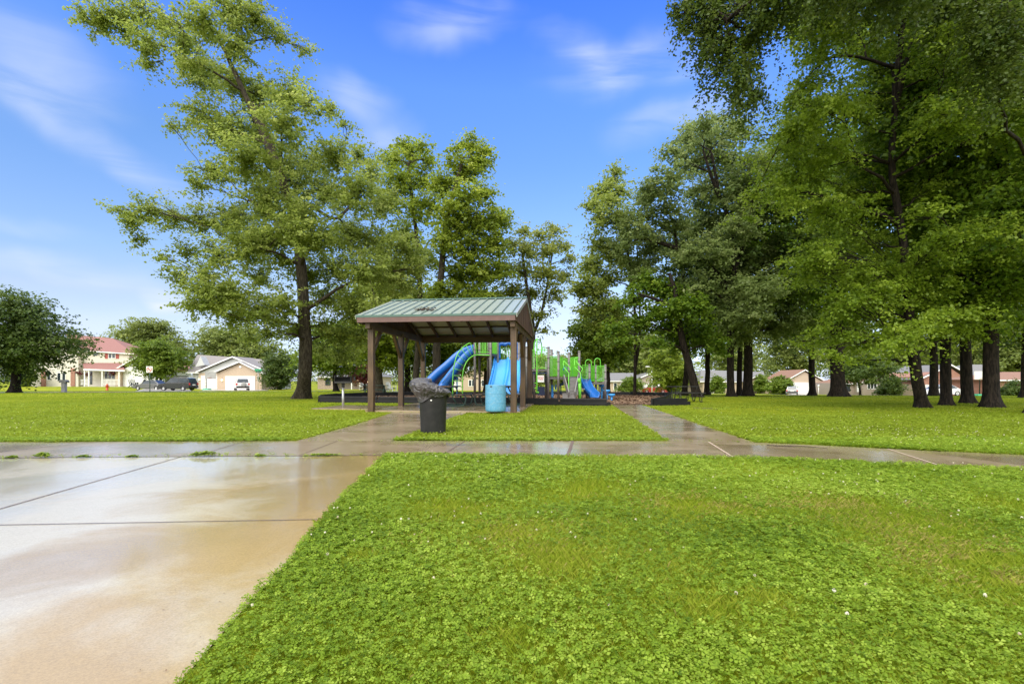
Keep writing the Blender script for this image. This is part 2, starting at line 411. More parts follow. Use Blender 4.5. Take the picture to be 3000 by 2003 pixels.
# ---- lawn ground sheet
def make_ground():
    xs = np.concatenate([-np.geomspace(900, 62, 16), np.linspace(-60, 60, 81), np.geomspace(62, 900, 16)])
    ys = np.concatenate([np.linspace(-60, -4, 8), np.linspace(-3, 100, 84), np.geomspace(103, 1500, 16)])
    X, Y = np.meshgrid(xs, ys); Z = terrain(X, Y)
    v = np.stack([X, Y, Z], -1).reshape(-1, 3); nx = len(xs); ny = len(ys)
    i = np.arange(ny - 1)[:, None] * nx + np.arange(nx - 1)[None, :]
    f = np.stack([i, i + 1, i + 1 + nx, i + nx], -1).reshape(-1, 4)
    m = bpy.data.materials.new('lawn'); m.use_nodes = True; nt = m.node_tree; b = nt.nodes['Principled BSDF']; L = nt.links
    tc = nd(nt, 'ShaderNodeTexCoord')
    def noise(sc, det=6, ro=.6):
        n = nd(nt, 'ShaderNodeTexNoise'); n.inputs['Scale'].default_value = sc; n.inputs['Detail'].default_value = det; n.inputs['Roughness'].default_value = ro
        L.new(tc.outputs['Object'], n.inputs['Vector']); return n.outputs['Fac']
    def ramp(f, cols, lo, hi):
        c = nd(nt, 'ShaderNodeValToRGB'); e = c.color_ramp.elements
        e[0].position = lo; e[0].color = (*cols[0], 1); e[1].position = hi; e[1].color = (*cols[-1], 1)
        if len(cols) == 3:
            k = e.new((lo + hi) / 2); k.color = (*cols[1], 1)
        L.new(f, c.inputs[0]); return c.outputs[0]
    big = ramp(noise(.16, 5), [(.175, .215, .008), (.235, .265, .010), (.285, .295, .014)], .35, .65)
    fine = ramp(noise(9, 10, .75), [(.45, .5, .4), (1, 1, 1), (1.55, 1.5, 1.5)], .3, .72)
    mid = ramp(noise(1.3, 6, .7), [(.72, .82, .7), (1.18, 1.1, 1.1)], .32, .68)
    m1 = nd(nt, 'ShaderNodeMix', data_type='RGBA', blend_type='MULTIPLY'); m1.inputs[0].default_value = 1; L.new(big, m1.inputs[6]); L.new(fine, m1.inputs[7])
    m2 = nd(nt, 'ShaderNodeMix', data_type='RGBA', blend_type='MULTIPLY'); m2.inputs[0].default_value = 1; L.new(m1.outputs[2], m2.inputs[6]); L.new(mid, m2.inputs[7])
    L.new(m2.outputs[2], b.inputs['Base Color']); b.inputs['Roughness'].default_value = .75; b.inputs['Specular IOR Level'].default_value = .08
    bp = nd(nt, 'ShaderNodeBump'); bp.inputs['Strength'].default_value = .6; bp.inputs['Distance'].default_value = .06
    L.new(noise(14, 8, .7), bp.inputs['Height']); L.new(bp.outputs[0], b.inputs['Normal'])
    o = npmesh('lawn', v, f, m)
    o.data.polygons.foreach_set('use_smooth', [True] * len(o.data.polygons))
    tag(o, 'wide green park lawn stretching away to the far houses', 'lawn', kind='structure')
make_ground()

# ---- wet concrete
def concrete(name, base, stain_refl, wet, seed, edge=False):
    m = bpy.data.materials.new(name); m.use_nodes = True; nt = m.node_tree; b = nt.nodes['Principled BSDF']; L = nt.links
    tc = nd(nt, 'ShaderNodeTexCoord'); mp = nd(nt, 'ShaderNodeMapping'); mp.inputs['Location'].default_value = (seed, seed * 2, 0); L.new(tc.outputs['Object'], mp.inputs['Vector'])
    def noise(sc, det=6, ro=.6, dist=0):
        n = nd(nt, 'ShaderNodeTexNoise'); n.inputs['Scale'].default_value = sc; n.inputs['Detail'].default_value = det; n.inputs['Roughness'].default_value = ro; n.inputs['Distortion'].default_value = dist
        L.new(mp.outputs[0], n.inputs['Vector']); return n.outputs['Fac']
    def mr(f, a, b_, c=0., d=1.):
        r = nd(nt, 'ShaderNodeMapRange'); r.inputs[1].default_value = a; r.inputs[2].default_value = b_; r.inputs[3].default_value = c; r.inputs[4].default_value = d
        r.interpolation_type = 'SMOOTHSTEP'; L.new(f, r.inputs[0]); return r.outputs[0]
    mx = nd(nt, 'ShaderNodeMix', data_type='RGBA'); mx.inputs[6].default_value = (*base, 1); mx.inputs[7].default_value = (*stain_refl, 1)
    tone_fac = noise(.9, 8, .6, .6)
    if edge:      # tree and sky reflection painted in: golden by lawn edge, paler beyond, with noise
        sx = nd(nt, 'ShaderNodeSeparateXYZ'); L.new(tc.outputs['Object'], sx.inputs[0])
        e1 = nd(nt, 'ShaderNodeMath', operation='MULTIPLY_ADD'); e1.inputs[1].default_value = .14; L.new(sx.outputs[1], e1.inputs[0]); L.new(sx.outputs[0], e1.inputs[2])   # x + .14 y
        e2 = nd(nt, 'ShaderNodeMapRange'); e2.inputs[1].default_value = -2.9; e2.inputs[2].default_value = -1.0; e2.inputs[3].default_value = -.16; e2.inputs[4].default_value = .20; L.new(e1.outputs[0], e2.inputs[0])
        ad = nd(nt, 'ShaderNodeMath', operation='ADD'); L.new(tone_fac, ad.inputs[0]); L.new(e2.outputs[0], ad.inputs[1]); tone_fac = ad.outputs[0]
    L.new(mr(tone_fac, .36, .66), mx.inputs[0])
    sp = nd(nt, 'ShaderNodeMix', data_type='RGBA', blend_type='MULTIPLY'); sp.inputs[0].default_value = 1
    g = nd(nt, 'ShaderNodeValToRGB'); g.color_ramp.elements[0].position = .3; g.color_ramp.elements[0].color = (.8, .8, .8, 1); g.color_ramp.elements[1].position = .7; g.color_ramp.elements[1].color = (1.12, 1.12, 1.12, 1)
    L.new(noise(120, 4, .7), g.inputs[0]); L.new(mx.outputs[2], sp.inputs[6]); L.new(g.outputs[0], sp.inputs[7]); L.new(sp.outputs[2], b.inputs['Base Color'])
    # standing water film: smooth where wet, rougher where the slab stands proud
    w = mr(noise(.55, 5, .55, .8), .40, .58)
    ro = nd(nt, 'ShaderNodeMapRange'); ro.inputs[3].default_value = wet * 1.7; ro.inputs[4].default_value = wet; L.new(w, ro.inputs[0]); L.new(ro.outputs[0], b.inputs['Roughness'])
    b.inputs['Specular IOR Level'].default_value = .5
    b.inputs['Coat IOR'].default_value = 1.4
    cw = nd(nt, 'ShaderNodeMapRange'); cw.inputs[3].default_value = .45; cw.inputs[4].default_value = .8 if edge else .75; L.new(w, cw.inputs[0]); L.new(cw.outputs[0], b.inputs['Coat Weight']); b.inputs['Coat Roughness'].default_value = wet * .7
    bp = nd(nt, 'ShaderNodeBump'); bp.inputs['Strength'].default_value = .22; bp.inputs['Distance'].default_value = .004
    L.new(noise(70, 5, .7), bp.inputs['Height'])
    b2 = nd(nt, 'ShaderNodeBump'); b2.inputs['Strength'].default_value = .2; b2.inputs['Distance'].default_value = .02
    L.new(noise(3.0, 3, .5), b2.inputs['Height']); L.new(bp.outputs[0], b2.inputs['Normal']); L.new(b2.outputs[0], b.inputs['Normal'])
    MATS[name] = m
concrete('concrete_pad', (.51, .455, .35), (.39, .28, .13), .13, 3, True)
concrete('concrete_walk', (.345, .27, .18), (.26, .19, .115), .20, 9)
concrete('concrete_drive', (.5, .47, .43), (.42, .38, .33), .3, 5)
pmat('joint', (.13, .085, .065), .6)
pmat('joint_pale', (.55, .43, .34), .5)
pmat('asphalt_wet', (.16, .16, .165), .2, var=.15, scale=.6, bump=.1)

ZP = .012
def flat(name, poly, mat, z=ZP, label=None, cat=None, kind='structure', thick=None, parent=None):
    mb = MB(); n = len(poly)
    zt = [TZ(*p) + z for p in poly]
    if thick is None:
        mb.add([(p[0], p[1], zz) for p, zz in zip(poly, zt)], [tuple(range(n))])
    else:
        vs = [(p[0], p[1], zz) for p, zz in zip(poly, zt)] + [(p[0], p[1], zz - thick) for p, zz in zip(poly, zt)]
        mb.add(vs, [tuple(range(n)), tuple(reversed(range(n, 2 * n)))] + [(i, i + n, (i + 1) % n + n, (i + 1) % n) for i in range(n)])
    o = mb.build(name, mat, parent)
    if parent is None: tag(o, label, cat, kind=kind)
    return o
def strip(a, b, w, mb, z):
    a, b = Vector((a[0], a[1], 0)), Vector((b[0], b[1], 0)); n = (b - a).normalized(); n = Vector((-n.y, n.x, 0)) * w / 2
    mb.add([(p.x, p.y, TZ(p.x, p.y) + z) for p in (a - n, b - n, b + n, a + n)], [(0, 1, 2, 3)])

PAD = [(-1.02, .4), (-1.125, 1.741), (-1.19, 2.2), (-1.254, 2.842), (-1.409, 3.809), (-1.60, 5.6), (-1.724, 7.0), (-6.74, 6.735), (-14, 6.4), (-14, -6), (-1.0, -6)]
far_edge = [(-26, 8.05), (-12, 8.4), (-8.51, 8.52), (-3.66, 8.68), (-2.03, 8.70), (0, 8.70), (2.64, 8.69), (4.05, 8.47), (4.9, 8.10), (5.56, 7.72), (7.03, 7.05), (9.2, 5.9), (13, 3.4)]
near_edge = [(12, 2.2), (8.6, 4.3), (7.2, 5.3), (5.93, 5.92), (5.16, 6.05), (3.99, 6.48), (2.97, 6.80), (1.83, 6.90), (0, 6.98), (-1.724, 7.012), (-6.74, 6.747), (-14, 6.412), (-26, 5.9)]
WALK = far_edge + near_edge
RPATH = [(2.64, 8.70), (4.02, 8.49), (5.55, 22.0), (4.30, 22.0), (3.45, 15.2)]
LPATH = [(-3.66, 8.69), (-2.03, 8.71), (-1.76, 12.7), (-1.42, 16.32), (-3.86, 16.70), (-3.66, 11.5)]
flat('concrete_pad', PAD, 'concrete_pad', label='wide wet tan concrete slab in the near corner', cat='concrete')
flat('walkway', WALK, 'concrete_walk', label='wet concrete walkway crossing the whole lawn from side to side', cat='walkway')
flat('path', RPATH, 'concrete_walk', label='wet concrete path leading back to the wood chips', cat='path')
flat('path', LPATH, 'concrete_walk', label='wet concrete path leading back to the picnic shelter', cat='path')
jm = MB()
strip((-4.0, -3), (-4.07, 4.07), .016, jm, ZP + .004); strip((-4.07, 4.07), (-4.44, 6.86), .016, jm, ZP + .004)
strip((-14, 3.2), (-4.06, 3.58), .012, jm, ZP + .004); strip((-4.05, 3.585), (-1.42, 3.76), .012, jm, ZP + .004)
strip((-14, .4), (-1.05, .6), .012, jm, ZP + .004); strip((-7.2, -4), (-7.4, 6.7), .014, jm, ZP + .004)
j = jm.build('expansion_joint', 'joint'); tag(j, 'dark straight joints cut across the wet concrete slab', 'joint', kind='structure')
jm = MB()
strip((-14, 6.425), (-1.724, 7.02), .022, jm, ZP + .004)
for (a, b) in (((-7.6, 6.72), (-6.9, 8.5)), ((-4.3, 6.9), (-4.5, 8.62)), ((-2.9, 6.96), (-2.95, 8.66)), ((-.95, 7.03), (-.8, 8.66)), ((-12.5, 6.5), (-12.2, 8.38))):
    strip(a, b, .014, jm, ZP + .006)
strip((.76, 6.98), (1.03, 8.67), .045, jm, ZP + .006)
j = jm.build('expansion_joint', 'joint'); tag(j, 'thin dark joints across the walkway', 'joint', kind='structure')
jm = MB()
strip((2.95, 6.84), (3.28, 8.56), .022, jm, ZP + .006); strip((5.12, 6.1), (5.62, 7.66), .022, jm, ZP + .006)
strip((2.66, 8.695), (4.02, 8.48), .02, jm, ZP + .006); strip((-3.64, 8.685), (-2.05, 8.705), .02, jm, ZP + .006)
for k in range(9):
    y = 9.95 + 1.38 * k; t = (y - 8.6) / 13.4
    strip((lerp(2.70, 4.28, t) , y), (lerp(4.05, 5.50, t), y - .06), .028, jm, ZP + .004)
for y in (10.6, 12.6, 14.6):
    strip((-3.6, y), (-1.9 + (y - 10) * .06, y + .03), .018, jm, ZP + .004)
j = jm.build('expansion_joint', 'joint_pale'); tag(j, 'pale worn joints across the two side paths', 'joint', kind='structure')

# ---- pavilion frame of reference (used for the slab too)
PA = R(-7.0)
PVO = Vector((.055, 16.3, 0)); PU = Vector((math.cos(PA), math.sin(PA), 0)); PVv = Vector((-math.sin(PA), math.cos(PA), 0))
def PV(u, v, z=0): return PVO + PU * u + PVv * v + Vector((0, 0, z))
SLAB = [PV(-4.95, .02), PV(.20, -.05), PV(.20, 6.3), PV(-4.95, 6.3)]
SLAB2 = [(p.x, p.y) for p in SLAB]
flat('shelter_slab', SLAB2, 'concrete_walk', .065, 'low concrete floor slab under the picnic shelter', 'slab', thick=.16)
GPAD = [(-7.25, 18.5), (-5.02, 18.0), (-4.72, 20.4), (-6.95, 21.0)]
flat('grill_pad', GPAD, 'concrete_walk', .04, 'small concrete pad under the grill beside the shelter', 'slab', thick=.08)

# ---- far road, drives and the wood chip bed
flat('road', [(-110, 47), (-62, 49.5), (-44, 53), (-30, 60.5), (-14, 64), (60, 66), (60, 63), (-12, 60.5), (-29, 56.5), (-43, 49.5), (-62, 45.5), (-110, 42)], 'asphalt_wet', .03, 'narrow grey wet street in front of the red roofed house', 'road')
flat('driveway', [ON(585, 66.5).xy[:], ON(790, 66.5).xy[:], ON(770, 79.6).xy[:], ON(610, 79.6).xy[:]], 'concrete_drive', .04, 'wide wet concrete driveway before the grey double garage', 'driveway')
flat('driveway', [ON(395, 58.5).xy[:], ON(560, 60.5).xy[:], ON(560, 77).xy[:], ON(430, 77).xy[:]], 'concrete_drive', .04, 'concrete driveway under the dark parked cars', 'driveway')
flat('driveway', [ON(2300, 86).xy[:], ON(2380, 86).xy[:], ON(2378, 99.7).xy[:], ON(2318, 99.7).xy[:]], 'concrete_drive', .04, 'concrete driveway below the white garage door', 'driveway')
flat('driveway', [ON(1875, 80).xy[:], ON(1990, 80).xy[:], ON(1970, 98).xy[:], ON(1880, 98).xy[:]], 'concrete_drive', .04, 'concrete driveway under the pickup trucks', 'driveway')
flat('driveway', [ON(2690, 60).xy[:], ON(2830, 60).xy[:], ON(2800, 78).xy[:], ON(2700, 78).xy[:]], 'concrete_drive', .04, 'concrete driveway under the white sedan', 'driveway')

BORD = [(-9.3, 24.7), (-6.2, 23.75), (-3.1, 22.9), (0.0, 22.05), (2.0, 21.5), (3.95, 21.05)]
BORD2 = [(5.78, 21.15), (7.3, 24.5), (8.6, 28.2), (9.9, 32.0), (10.6, 35.6), (8.9, 38.6), (5.8, 39.6), (2.6, 39.8), (-.6, 39.2), (-3.8, 38.0), (-6.9, 36.2), (-9.5, 33.6), (-10.4, 30.4), (-10.2, 27.4), (-9.3, 24.7)]
CHIPS = [(x, y) for x, y in BORD] + [(4.1, 22.0), (5.6, 22.0)] + BORD2[:-1]
pmat('mulch', (.17, .095, .058), .85, var=.55, scale=22, bump=.8, bscale=30, dirt=(.28, .18, .11), dscale=13, damt=.6)
flat('mulch_bed', CHIPS, 'mulch', .03, 'bed of brown wood chips under the playground', 'mulch')
def chips():
    n = 26000; x = RNG.uniform(-10, 10.5, n); y = RNG.uniform(21, 39.5, n); ok = pip(CHIPS, x, y); x, y = x[ok], y[ok]; n = len(x)
    a = RNG.uniform(0, 6.28, n); l = RNG.uniform(.03, .08, n); w = l * RNG.uniform(.25, .5, n); tl = RNG.uniform(-.5, .5, (n, 2))
    z = terrain(x, y) + RNG.uniform(.035, .075, n)
    t = np.stack([np.cos(a), np.sin(a), tl[:, 0]], 1); s = np.stack([-np.sin(a), np.cos(a), tl[:, 1]], 1); c = np.stack([x, y, z], 1)
    v = np.stack([c - t * l[:, None] - s * w[:, None], c + t * l[:, None] - s * w[:, None], c + t * l[:, None] + s * w[:, None], c - t * l[:, None] + s * w[:, None]], 1).reshape(-1, 3)
    o = npmesh('wood_chips', v, np.arange(4 * n).reshape(-1, 4), 'chip_wood', tint=np.repeat(RNG.uniform(0, 1, n), 4))
    tag(o, 'loose brown wood chips covering the playground bed', 'wood chips', kind='stuff')
chips()
pmat('bare_soil', (.12, .095, .05), .9, var=.3, scale=9, bump=.5)
def patch(px, py, rx, ry, label):
    c = G(px, py); n = 22; rr = [1 + .35 * math.sin(k * 1.9 + px) * math.sin(k * .7) for k in range(n)]
    flat('bare_earth', [(c.x + rx * rr[k] * math.cos(6.283 * k / n), c.y + ry * rr[k] * math.sin(6.283 * k / n)) for k in range(n)], 'bare_soil', .006, label, 'bare patch')
patch(2065, 1196, .42, .75, 'small bare brown patch worn in the lawn')

# ---- clover and grass
CONC = [PAD, WALK, RPATH, LPATH, SLAB2, GPAD, CHIPS]
def on_grass(x, y, grow=0.0):
    m = np.zeros(x.shape, bool)
    k = .028 * np.clip(y / 4, .6, 2.2)
    xx = x + k * (wob(x, y, 7, 41) * .8 + wob(x, y, 26, 42) * .7); yy = y + k * (wob(x, y, 7, 43) * .8 + wob(x, y, 26, 44) * .7)
    for p in CONC: m |= pip(p, xx, yy)
    return ~m
BLOBS = [(2480, 1500, .75), (2620, 1540, .6), (2760, 1590, .5), (2900, 1650, .42), (2980, 1730, .35), (2000, 1490, .55), (2130, 1500, .4), (1480, 1575, .5), (1600, 1650, .45), (2080, 1800, .22), (2250, 1780, .16), (1350, 1500, .5), (1700, 1440, .8), (2920, 1480, .5), (1500, 1900, .12), (1050, 1640, .12)]
BL = [(G(a, b), r) for a, b, r in BLOBS]
def grassiness(x, y):
    g = wob(x, y, 1.3, 5) * .55 + wob(x, y, 4.2, 6) * .4 - .25
    for c, r in BL:
        g = np.maximum(g, 1.2 - np.hypot((x - c.x) / r, (y - c.y) / (r * 1.1)) + .25 * wob(x, y, 5, 8))
    return g
def wedge(n, y0, y1, pw=1.0, half=1.04):
    y = np.sqrt(RNG.uniform(y0 * y0, y1 * y1, n)); x = RNG.uniform(-1, 1, n) * half * y
    return x, y
def clover(n, y0, y1, leaf, hmin, hmax, tri=True):
    x, y = wedge(n, y0, y1); ok = on_grass(x, y) & ((grassiness(x, y) < RNG.uniform(-.7, 1.0, n)))
    x, y = x[ok], y[ok]; n = len(x); lump = wob(x, y, 9, 3) * .5 + wob(x, y, 24, 4) * .35
    z = terrain(x, y) + hmin + (hmax - hmin) * np.clip(.5 + .32 * lump + RNG.uniform(-.4, .4, n), 0, 1.25)
    L = leaf * RNG.uniform(.62, 1.3, n) * (1 + .28 * np.clip(wob(x, y, 1.7, 61), -1, 1)); a0 = RNG.uniform(0, 6.28, n)
    tx, ty = RNG.normal(0, .28, n), RNG.normal(0, .28, n)
    base = .45 + .17 * lump + RNG.normal(0, .17, n) + .12 * wob(x, y, 2.2, 12) + .10 * wob(x, y, .8, 62)
    V = []; T = []
    for k in range(3 if tri else 1):
        a = a0 + k * 2.094; c, s = np.cos(a), np.sin(a)
        def pt(f, g, up):
            dx = (c * f - s * g) * L; dy = (s * f + c * g) * L
            return np.stack([x + dx, y + dy, z + dx * tx + dy * ty + up * L], 1)
        if tri: q = [pt(.05, 0, 0), pt(.72, .50, .10), pt(1.02, 0, -.08), pt(.72, -.50, .10)]
        else: q = [pt(-1, -.1, 0), pt(0, .75, .16), pt(1, 0, -.05), pt(0, -.75, .1)]
        V.append(np.stack(q, 1)); T.append(base)
    V = np.concatenate(V).reshape(-1, 3); T = np.repeat(np.concatenate(T), 4)
    return V, T
def blades(n, y0, y1, h0, h1, w, dens=None):
    x, y = wedge(n, y0, y1); g = grassiness(x, y); ok = on_grass(x, y) & (g > RNG.uniform(-1.1, .5, n)) if dens is None else on_grass(x, y)
    x, y, g = x[ok], y[ok], g[ok]; n = len(x)
    h = RNG.uniform(h0, h1, n) * (1 + .25 * np.clip(g, -1, 1)); a = RNG.uniform(0, 6.28, n); ln = RNG.uniform(.2, 1.0, n) * h
    la = RNG.uniform(0, 6.28, n); z = terrain(x, y)
    bx, by = np.cos(a) * w, np.sin(a) * w; dx, dy = np.cos(la) * ln, np.sin(la) * ln
    v = np.stack([np.stack([x - bx, y - by, z], 1), np.stack([x + bx, y + by, z], 1), np.stack([x + dx * .45 + bx * .7, y + dy * .45 + by * .7, z + h * .65], 1), np.stack([x + dx, y + dy, z + h], 1)], 1)
    t = np.clip(.45 + RNG.normal(0, .2, n) + .22 * wob(x, y, .9, 21), 0, 1)
    return v.reshape(-1, 3), np.repeat(t, 4)
def stuff(name, parts, mat, label, cat):
    V = np.concatenate([p[0] for p in parts]); T = np.concatenate([p[1] for p in parts])
    o = npmesh(name, V, np.arange(len(V)).reshape(-1, 4), mat, tint=np.clip(T, 0, 1)); tag(o, label, cat, kind='stuff'); return o
stuff('clover', [clover(175000, 1.45, 5.0, .0140, .015, .058), clover(190000, 5.0, 9.0, .0195, .015, .06)],
      'clover_leaf', 'dense low green clover growing over the near lawn', 'clover')
stuff('clover', [clover(210000, 9.0, 15, .025, .008, .04, False), clover(90000, 15, 24, .026, .004, .026, False)], 'clover_far', 'yellow green clover in the lawn beyond the walkway', 'clover')
stuff('grass', [blades(170000, 1.45, 4.0, .022, .052, .0011), blades(240000, 4.0, 9.0, .022, .05, .0018), blades(150000, 9, 17, .02, .045, .004, 1), blades(150000, 17, 34, .02, .04, .010, 1), blades(90000, 34, 62, .02, .045, .025, 1)],
      'grass_blade', 'short yellow green grass blades mixed in among the clover', 'grass')
def dry_patch(px, py, rx, ry, n):
    c = G(px, py); x = c.x + RNG.normal(0, rx, n); y = c.y + RNG.normal(0, ry, n); ok = on_grass(x, y) & (wob(x, y, 6, 51) > -.35); x, y = x[ok], y[ok]; n = len(x)
    a = RNG.uniform(0, 6.28, n); h = RNG.uniform(.025, .055, n); l = RNG.uniform(.3, 1.1, n) * h; w = .0013; z = terrain(x, y) + .008; d = np.cos(a) * l; e = np.sin(a) * l; bx, by = -np.sin(a) * w, np.cos(a) * w
    v = np.stack([np.stack([x - bx, y - by, z], 1), np.stack([x + bx, y + by, z], 1), np.stack([x + d * .5 + bx, y + e * .5 + by, z + h * .7], 1), np.stack([x + d, y + e, z + h * .9], 1)], 1)
    return v.reshape(-1, 3), np.repeat(RNG.uniform(0, .6, n), 4)
stuff('dry_grass', [blades(9000, 1.45, 9.0, .02, .05, .0013), blades(7000, 9, 24, .02, .05, .003), dry_patch(2900, 1680, .22, .16, 2600), dry_patch(2480, 1500, .45, .3, 2400), dry_patch(2720, 1590, .3, .2, 1800), dry_patch(1480, 1570, .4, .3, 1500), dry_patch(2040, 1485, .4, .25, 1300)], 'dry_blade', 'scattered dry straw coloured blades in the lawn', 'dry grass')
def flowers():
    pts = []
    for (px, py, r, n) in ((2420, 1440, .9, 26), (2900, 1500, .7, 14), (1850, 1345, .9, 16), (1500, 1350, 2.5, 26), (2200, 1340, .8, 10), (2600, 1365, 1.2, 12), (1350, 1370, .8, 14), (1150, 1350, .5, 8), (1680, 1555, .4, 7), (1400, 1560, .7, 9), (1230, 1530, .6, 10), (2250, 1800, .2, 3), (960, 1520, .15, 5), (700, 1830, .1, 3), (850, 1600, .12, 4), (2600, 1270, 1.6, 90), (2850, 1290, 1.8, 80), (2350, 1265, 1.2, 50), (1650, 1245, 2.0, 70), (1450, 1265, 2.4, 50), (600, 1262, 2.2, 40), (200, 1255, 2.5, 40), (1000, 1262, 1.5, 20), (2700, 1215, 3.5, 60), (1800, 1215, 1, 30)):
        c = G(px, py)
        for _ in range(n if c.y < 9 else int(n * .6)): pts.append((c.x + random.gauss(0, r * .6), c.y + random.gauss(0, r * .5), 1))
    x, y = wedge(520, 1.6, 16)
    pts += [(a, b, 1) for a, b in zip(x, y)]
    p = np.array(pts); ok = on_grass(p[:, 0], p[:, 1]); p = p[ok]
    V = []; F = []; T = []; n = 0
    for (x, y, _) in p:
        r = random.uniform(.005, .0095) * (1.0 if y < 9 else 1.1); z = TZ(x, y) + random.uniform(.055, .088); tn = random.uniform(.1, 1)
        for k in range(9):      # florets
            a = random.uniform(0, 6.28); e = random.uniform(-.6, 1.4); d = np.array([math.cos(a) * math.cos(e), math.sin(a) * math.cos(e), math.sin(e)])
            c = np.array([x, y, z]) + d * r * .7; u = np.cross(d, [.3, .5, .8]); u /= np.linalg.norm(u); w = np.cross(d, u)
            V += [c - u * r * .55, c - w * r * .55 + d * r * .2, c + u * r * .55, c + w * r * .55 + d * r * .2]; F.append((n, n + 1, n + 2, n + 3)); n += 4; T += [tn] * 4
    o = npmesh('clover_blossoms', np.array(V), np.array(F), 'flower_white', tint=np.array(T)); tag(o, 'small white clover blossoms dotted through the lawn', 'clover flowers', kind='stuff')
flowers()
def litter():
    n = 230; x = RNG.uniform(-7, 3.5, n); y = 1.5 + 7.0 * RNG.uniform(0, 1, n) ** 1.0; e = RNG.uniform(0, 1, n) < .55
    t = RNG.uniform(0, 1, n); x = np.where(e, lerp(-1.10, -1.72, t) - np.abs(RNG.normal(0, .16, n)), x); y = np.where(e, lerp(1.6, 7.0, t), y)
    ok = pip(PAD, x, y) | pip(WALK, x, y); x, y = x[ok], y[ok]; n = len(x); a = RNG.uniform(0, 6.28, n); l = RNG.uniform(.002, .007, n); w = l * RNG.uniform(.2, .7, n); z = np.full(n, ZP + .004)
    d = np.stack([np.cos(a), np.sin(a), RNG.uniform(-.1, .3, n)], 1) * l[:, None]; s_ = np.stack([-np.sin(a), np.cos(a), RNG.uniform(-.1, .3, n)], 1) * w[:, None]; c = np.stack([x, y, z + l * .3], 1)
    V = np.stack([c - d, c - s_, c + d, c + s_], 1).reshape(-1, 3); o = npmesh('leaf_litter', V, np.arange(4 * n).reshape(-1, 4), 'chip_wood', tint=np.repeat(RNG.uniform(0, .8, n), 4)); tag(o, 'specks of brown plant litter on the wet concrete', 'litter', kind='stuff')
litter()
# ---- weeds in the slab joint
def weed(px0, px1, label, h, big):
    p = []; a = G(px0, 1344); b = G(px1, 1344 - (px1 - px0) * .009); n = int(90 + 420 * (b.x - a.x) * big)
    L = []; c0 = (a + b) / 2
    for _ in range(n):
        t = min(1, max(0, random.gauss(.5, .15))); x = lerp(a.x, b.x, t); y = lerp(6.74, 7.0, (x + 6.74) / 5) + random.gauss(0, .022)
        k = h * (1 - abs(t - .5) * 1.2) * random.uniform(.3, 1); an = random.uniform(0, 6.28); l = random.uniform(.012, .03)
        c = np.array([x, y, ZP + .004 + k]); d = np.array([math.cos(an), math.sin(an), random.uniform(-.3, .5)]); s = np.array([-math.sin(an), math.cos(an), random.uniform(-.2, .2)])
        L += [c - d * l, c - s * l * .45, c + d * l, c + s * l * .45]
    V = np.array(L) - np.array([c0.x, c0.y, 0]); o = npmesh('weed_tuft', V, np.arange(len(V)).reshape(-1, 4), 'clover_leaf', tint=np.repeat(np.random.default_rng(px0).uniform(.1, .8, n), 4), loc=(c0.x, c0.y, 0))
    tag(o, label, 'weed', 'weeds growing in the slab joint')
weed(12, 62, 'tiny weed tuft at the outer end of the slab joint', .03, 1)
weed(86, 164, 'rounded bushy weed tuft second from the outer end of the slab joint', .075, 1.3)
weed(205, 272, 'thin sparse weed between the bushy tuft and a tiny sprig', .035, .9)
weed(350, 405, 'tiny lone weed sprig midway along the slab joint', .03, .8)
weed(514, 660, 'longest and thickest weed clump in the slab joint', .075, 1.4)
weed(720, 770, 'low weed line just beyond the longest clump', .02, .9)
weed(850, 1010, 'long flat weed line nearest the clover edge', .03, .7)
# dark stick lying on the walkway
mb = MB(); mb.tube(smoothpath([(3.98, 8.0, .03), (4.18, 7.92, .026), (4.35, 7.88, .03), (4.55, 7.80, .028), (4.72, 7.66, .024)], 3), [.010] * 6 + [.008] * 4 + [.005] * 3, 6)
o = mb.build('fallen_stick', 'twig_bark'); tag(o, 'thin dark curved stick lying on the wet walkway', 'stick')
# ================================================================ TREES
def unit(v): return v / np.maximum(np.linalg.norm(v, axis=1, keepdims=True), 1e-9)

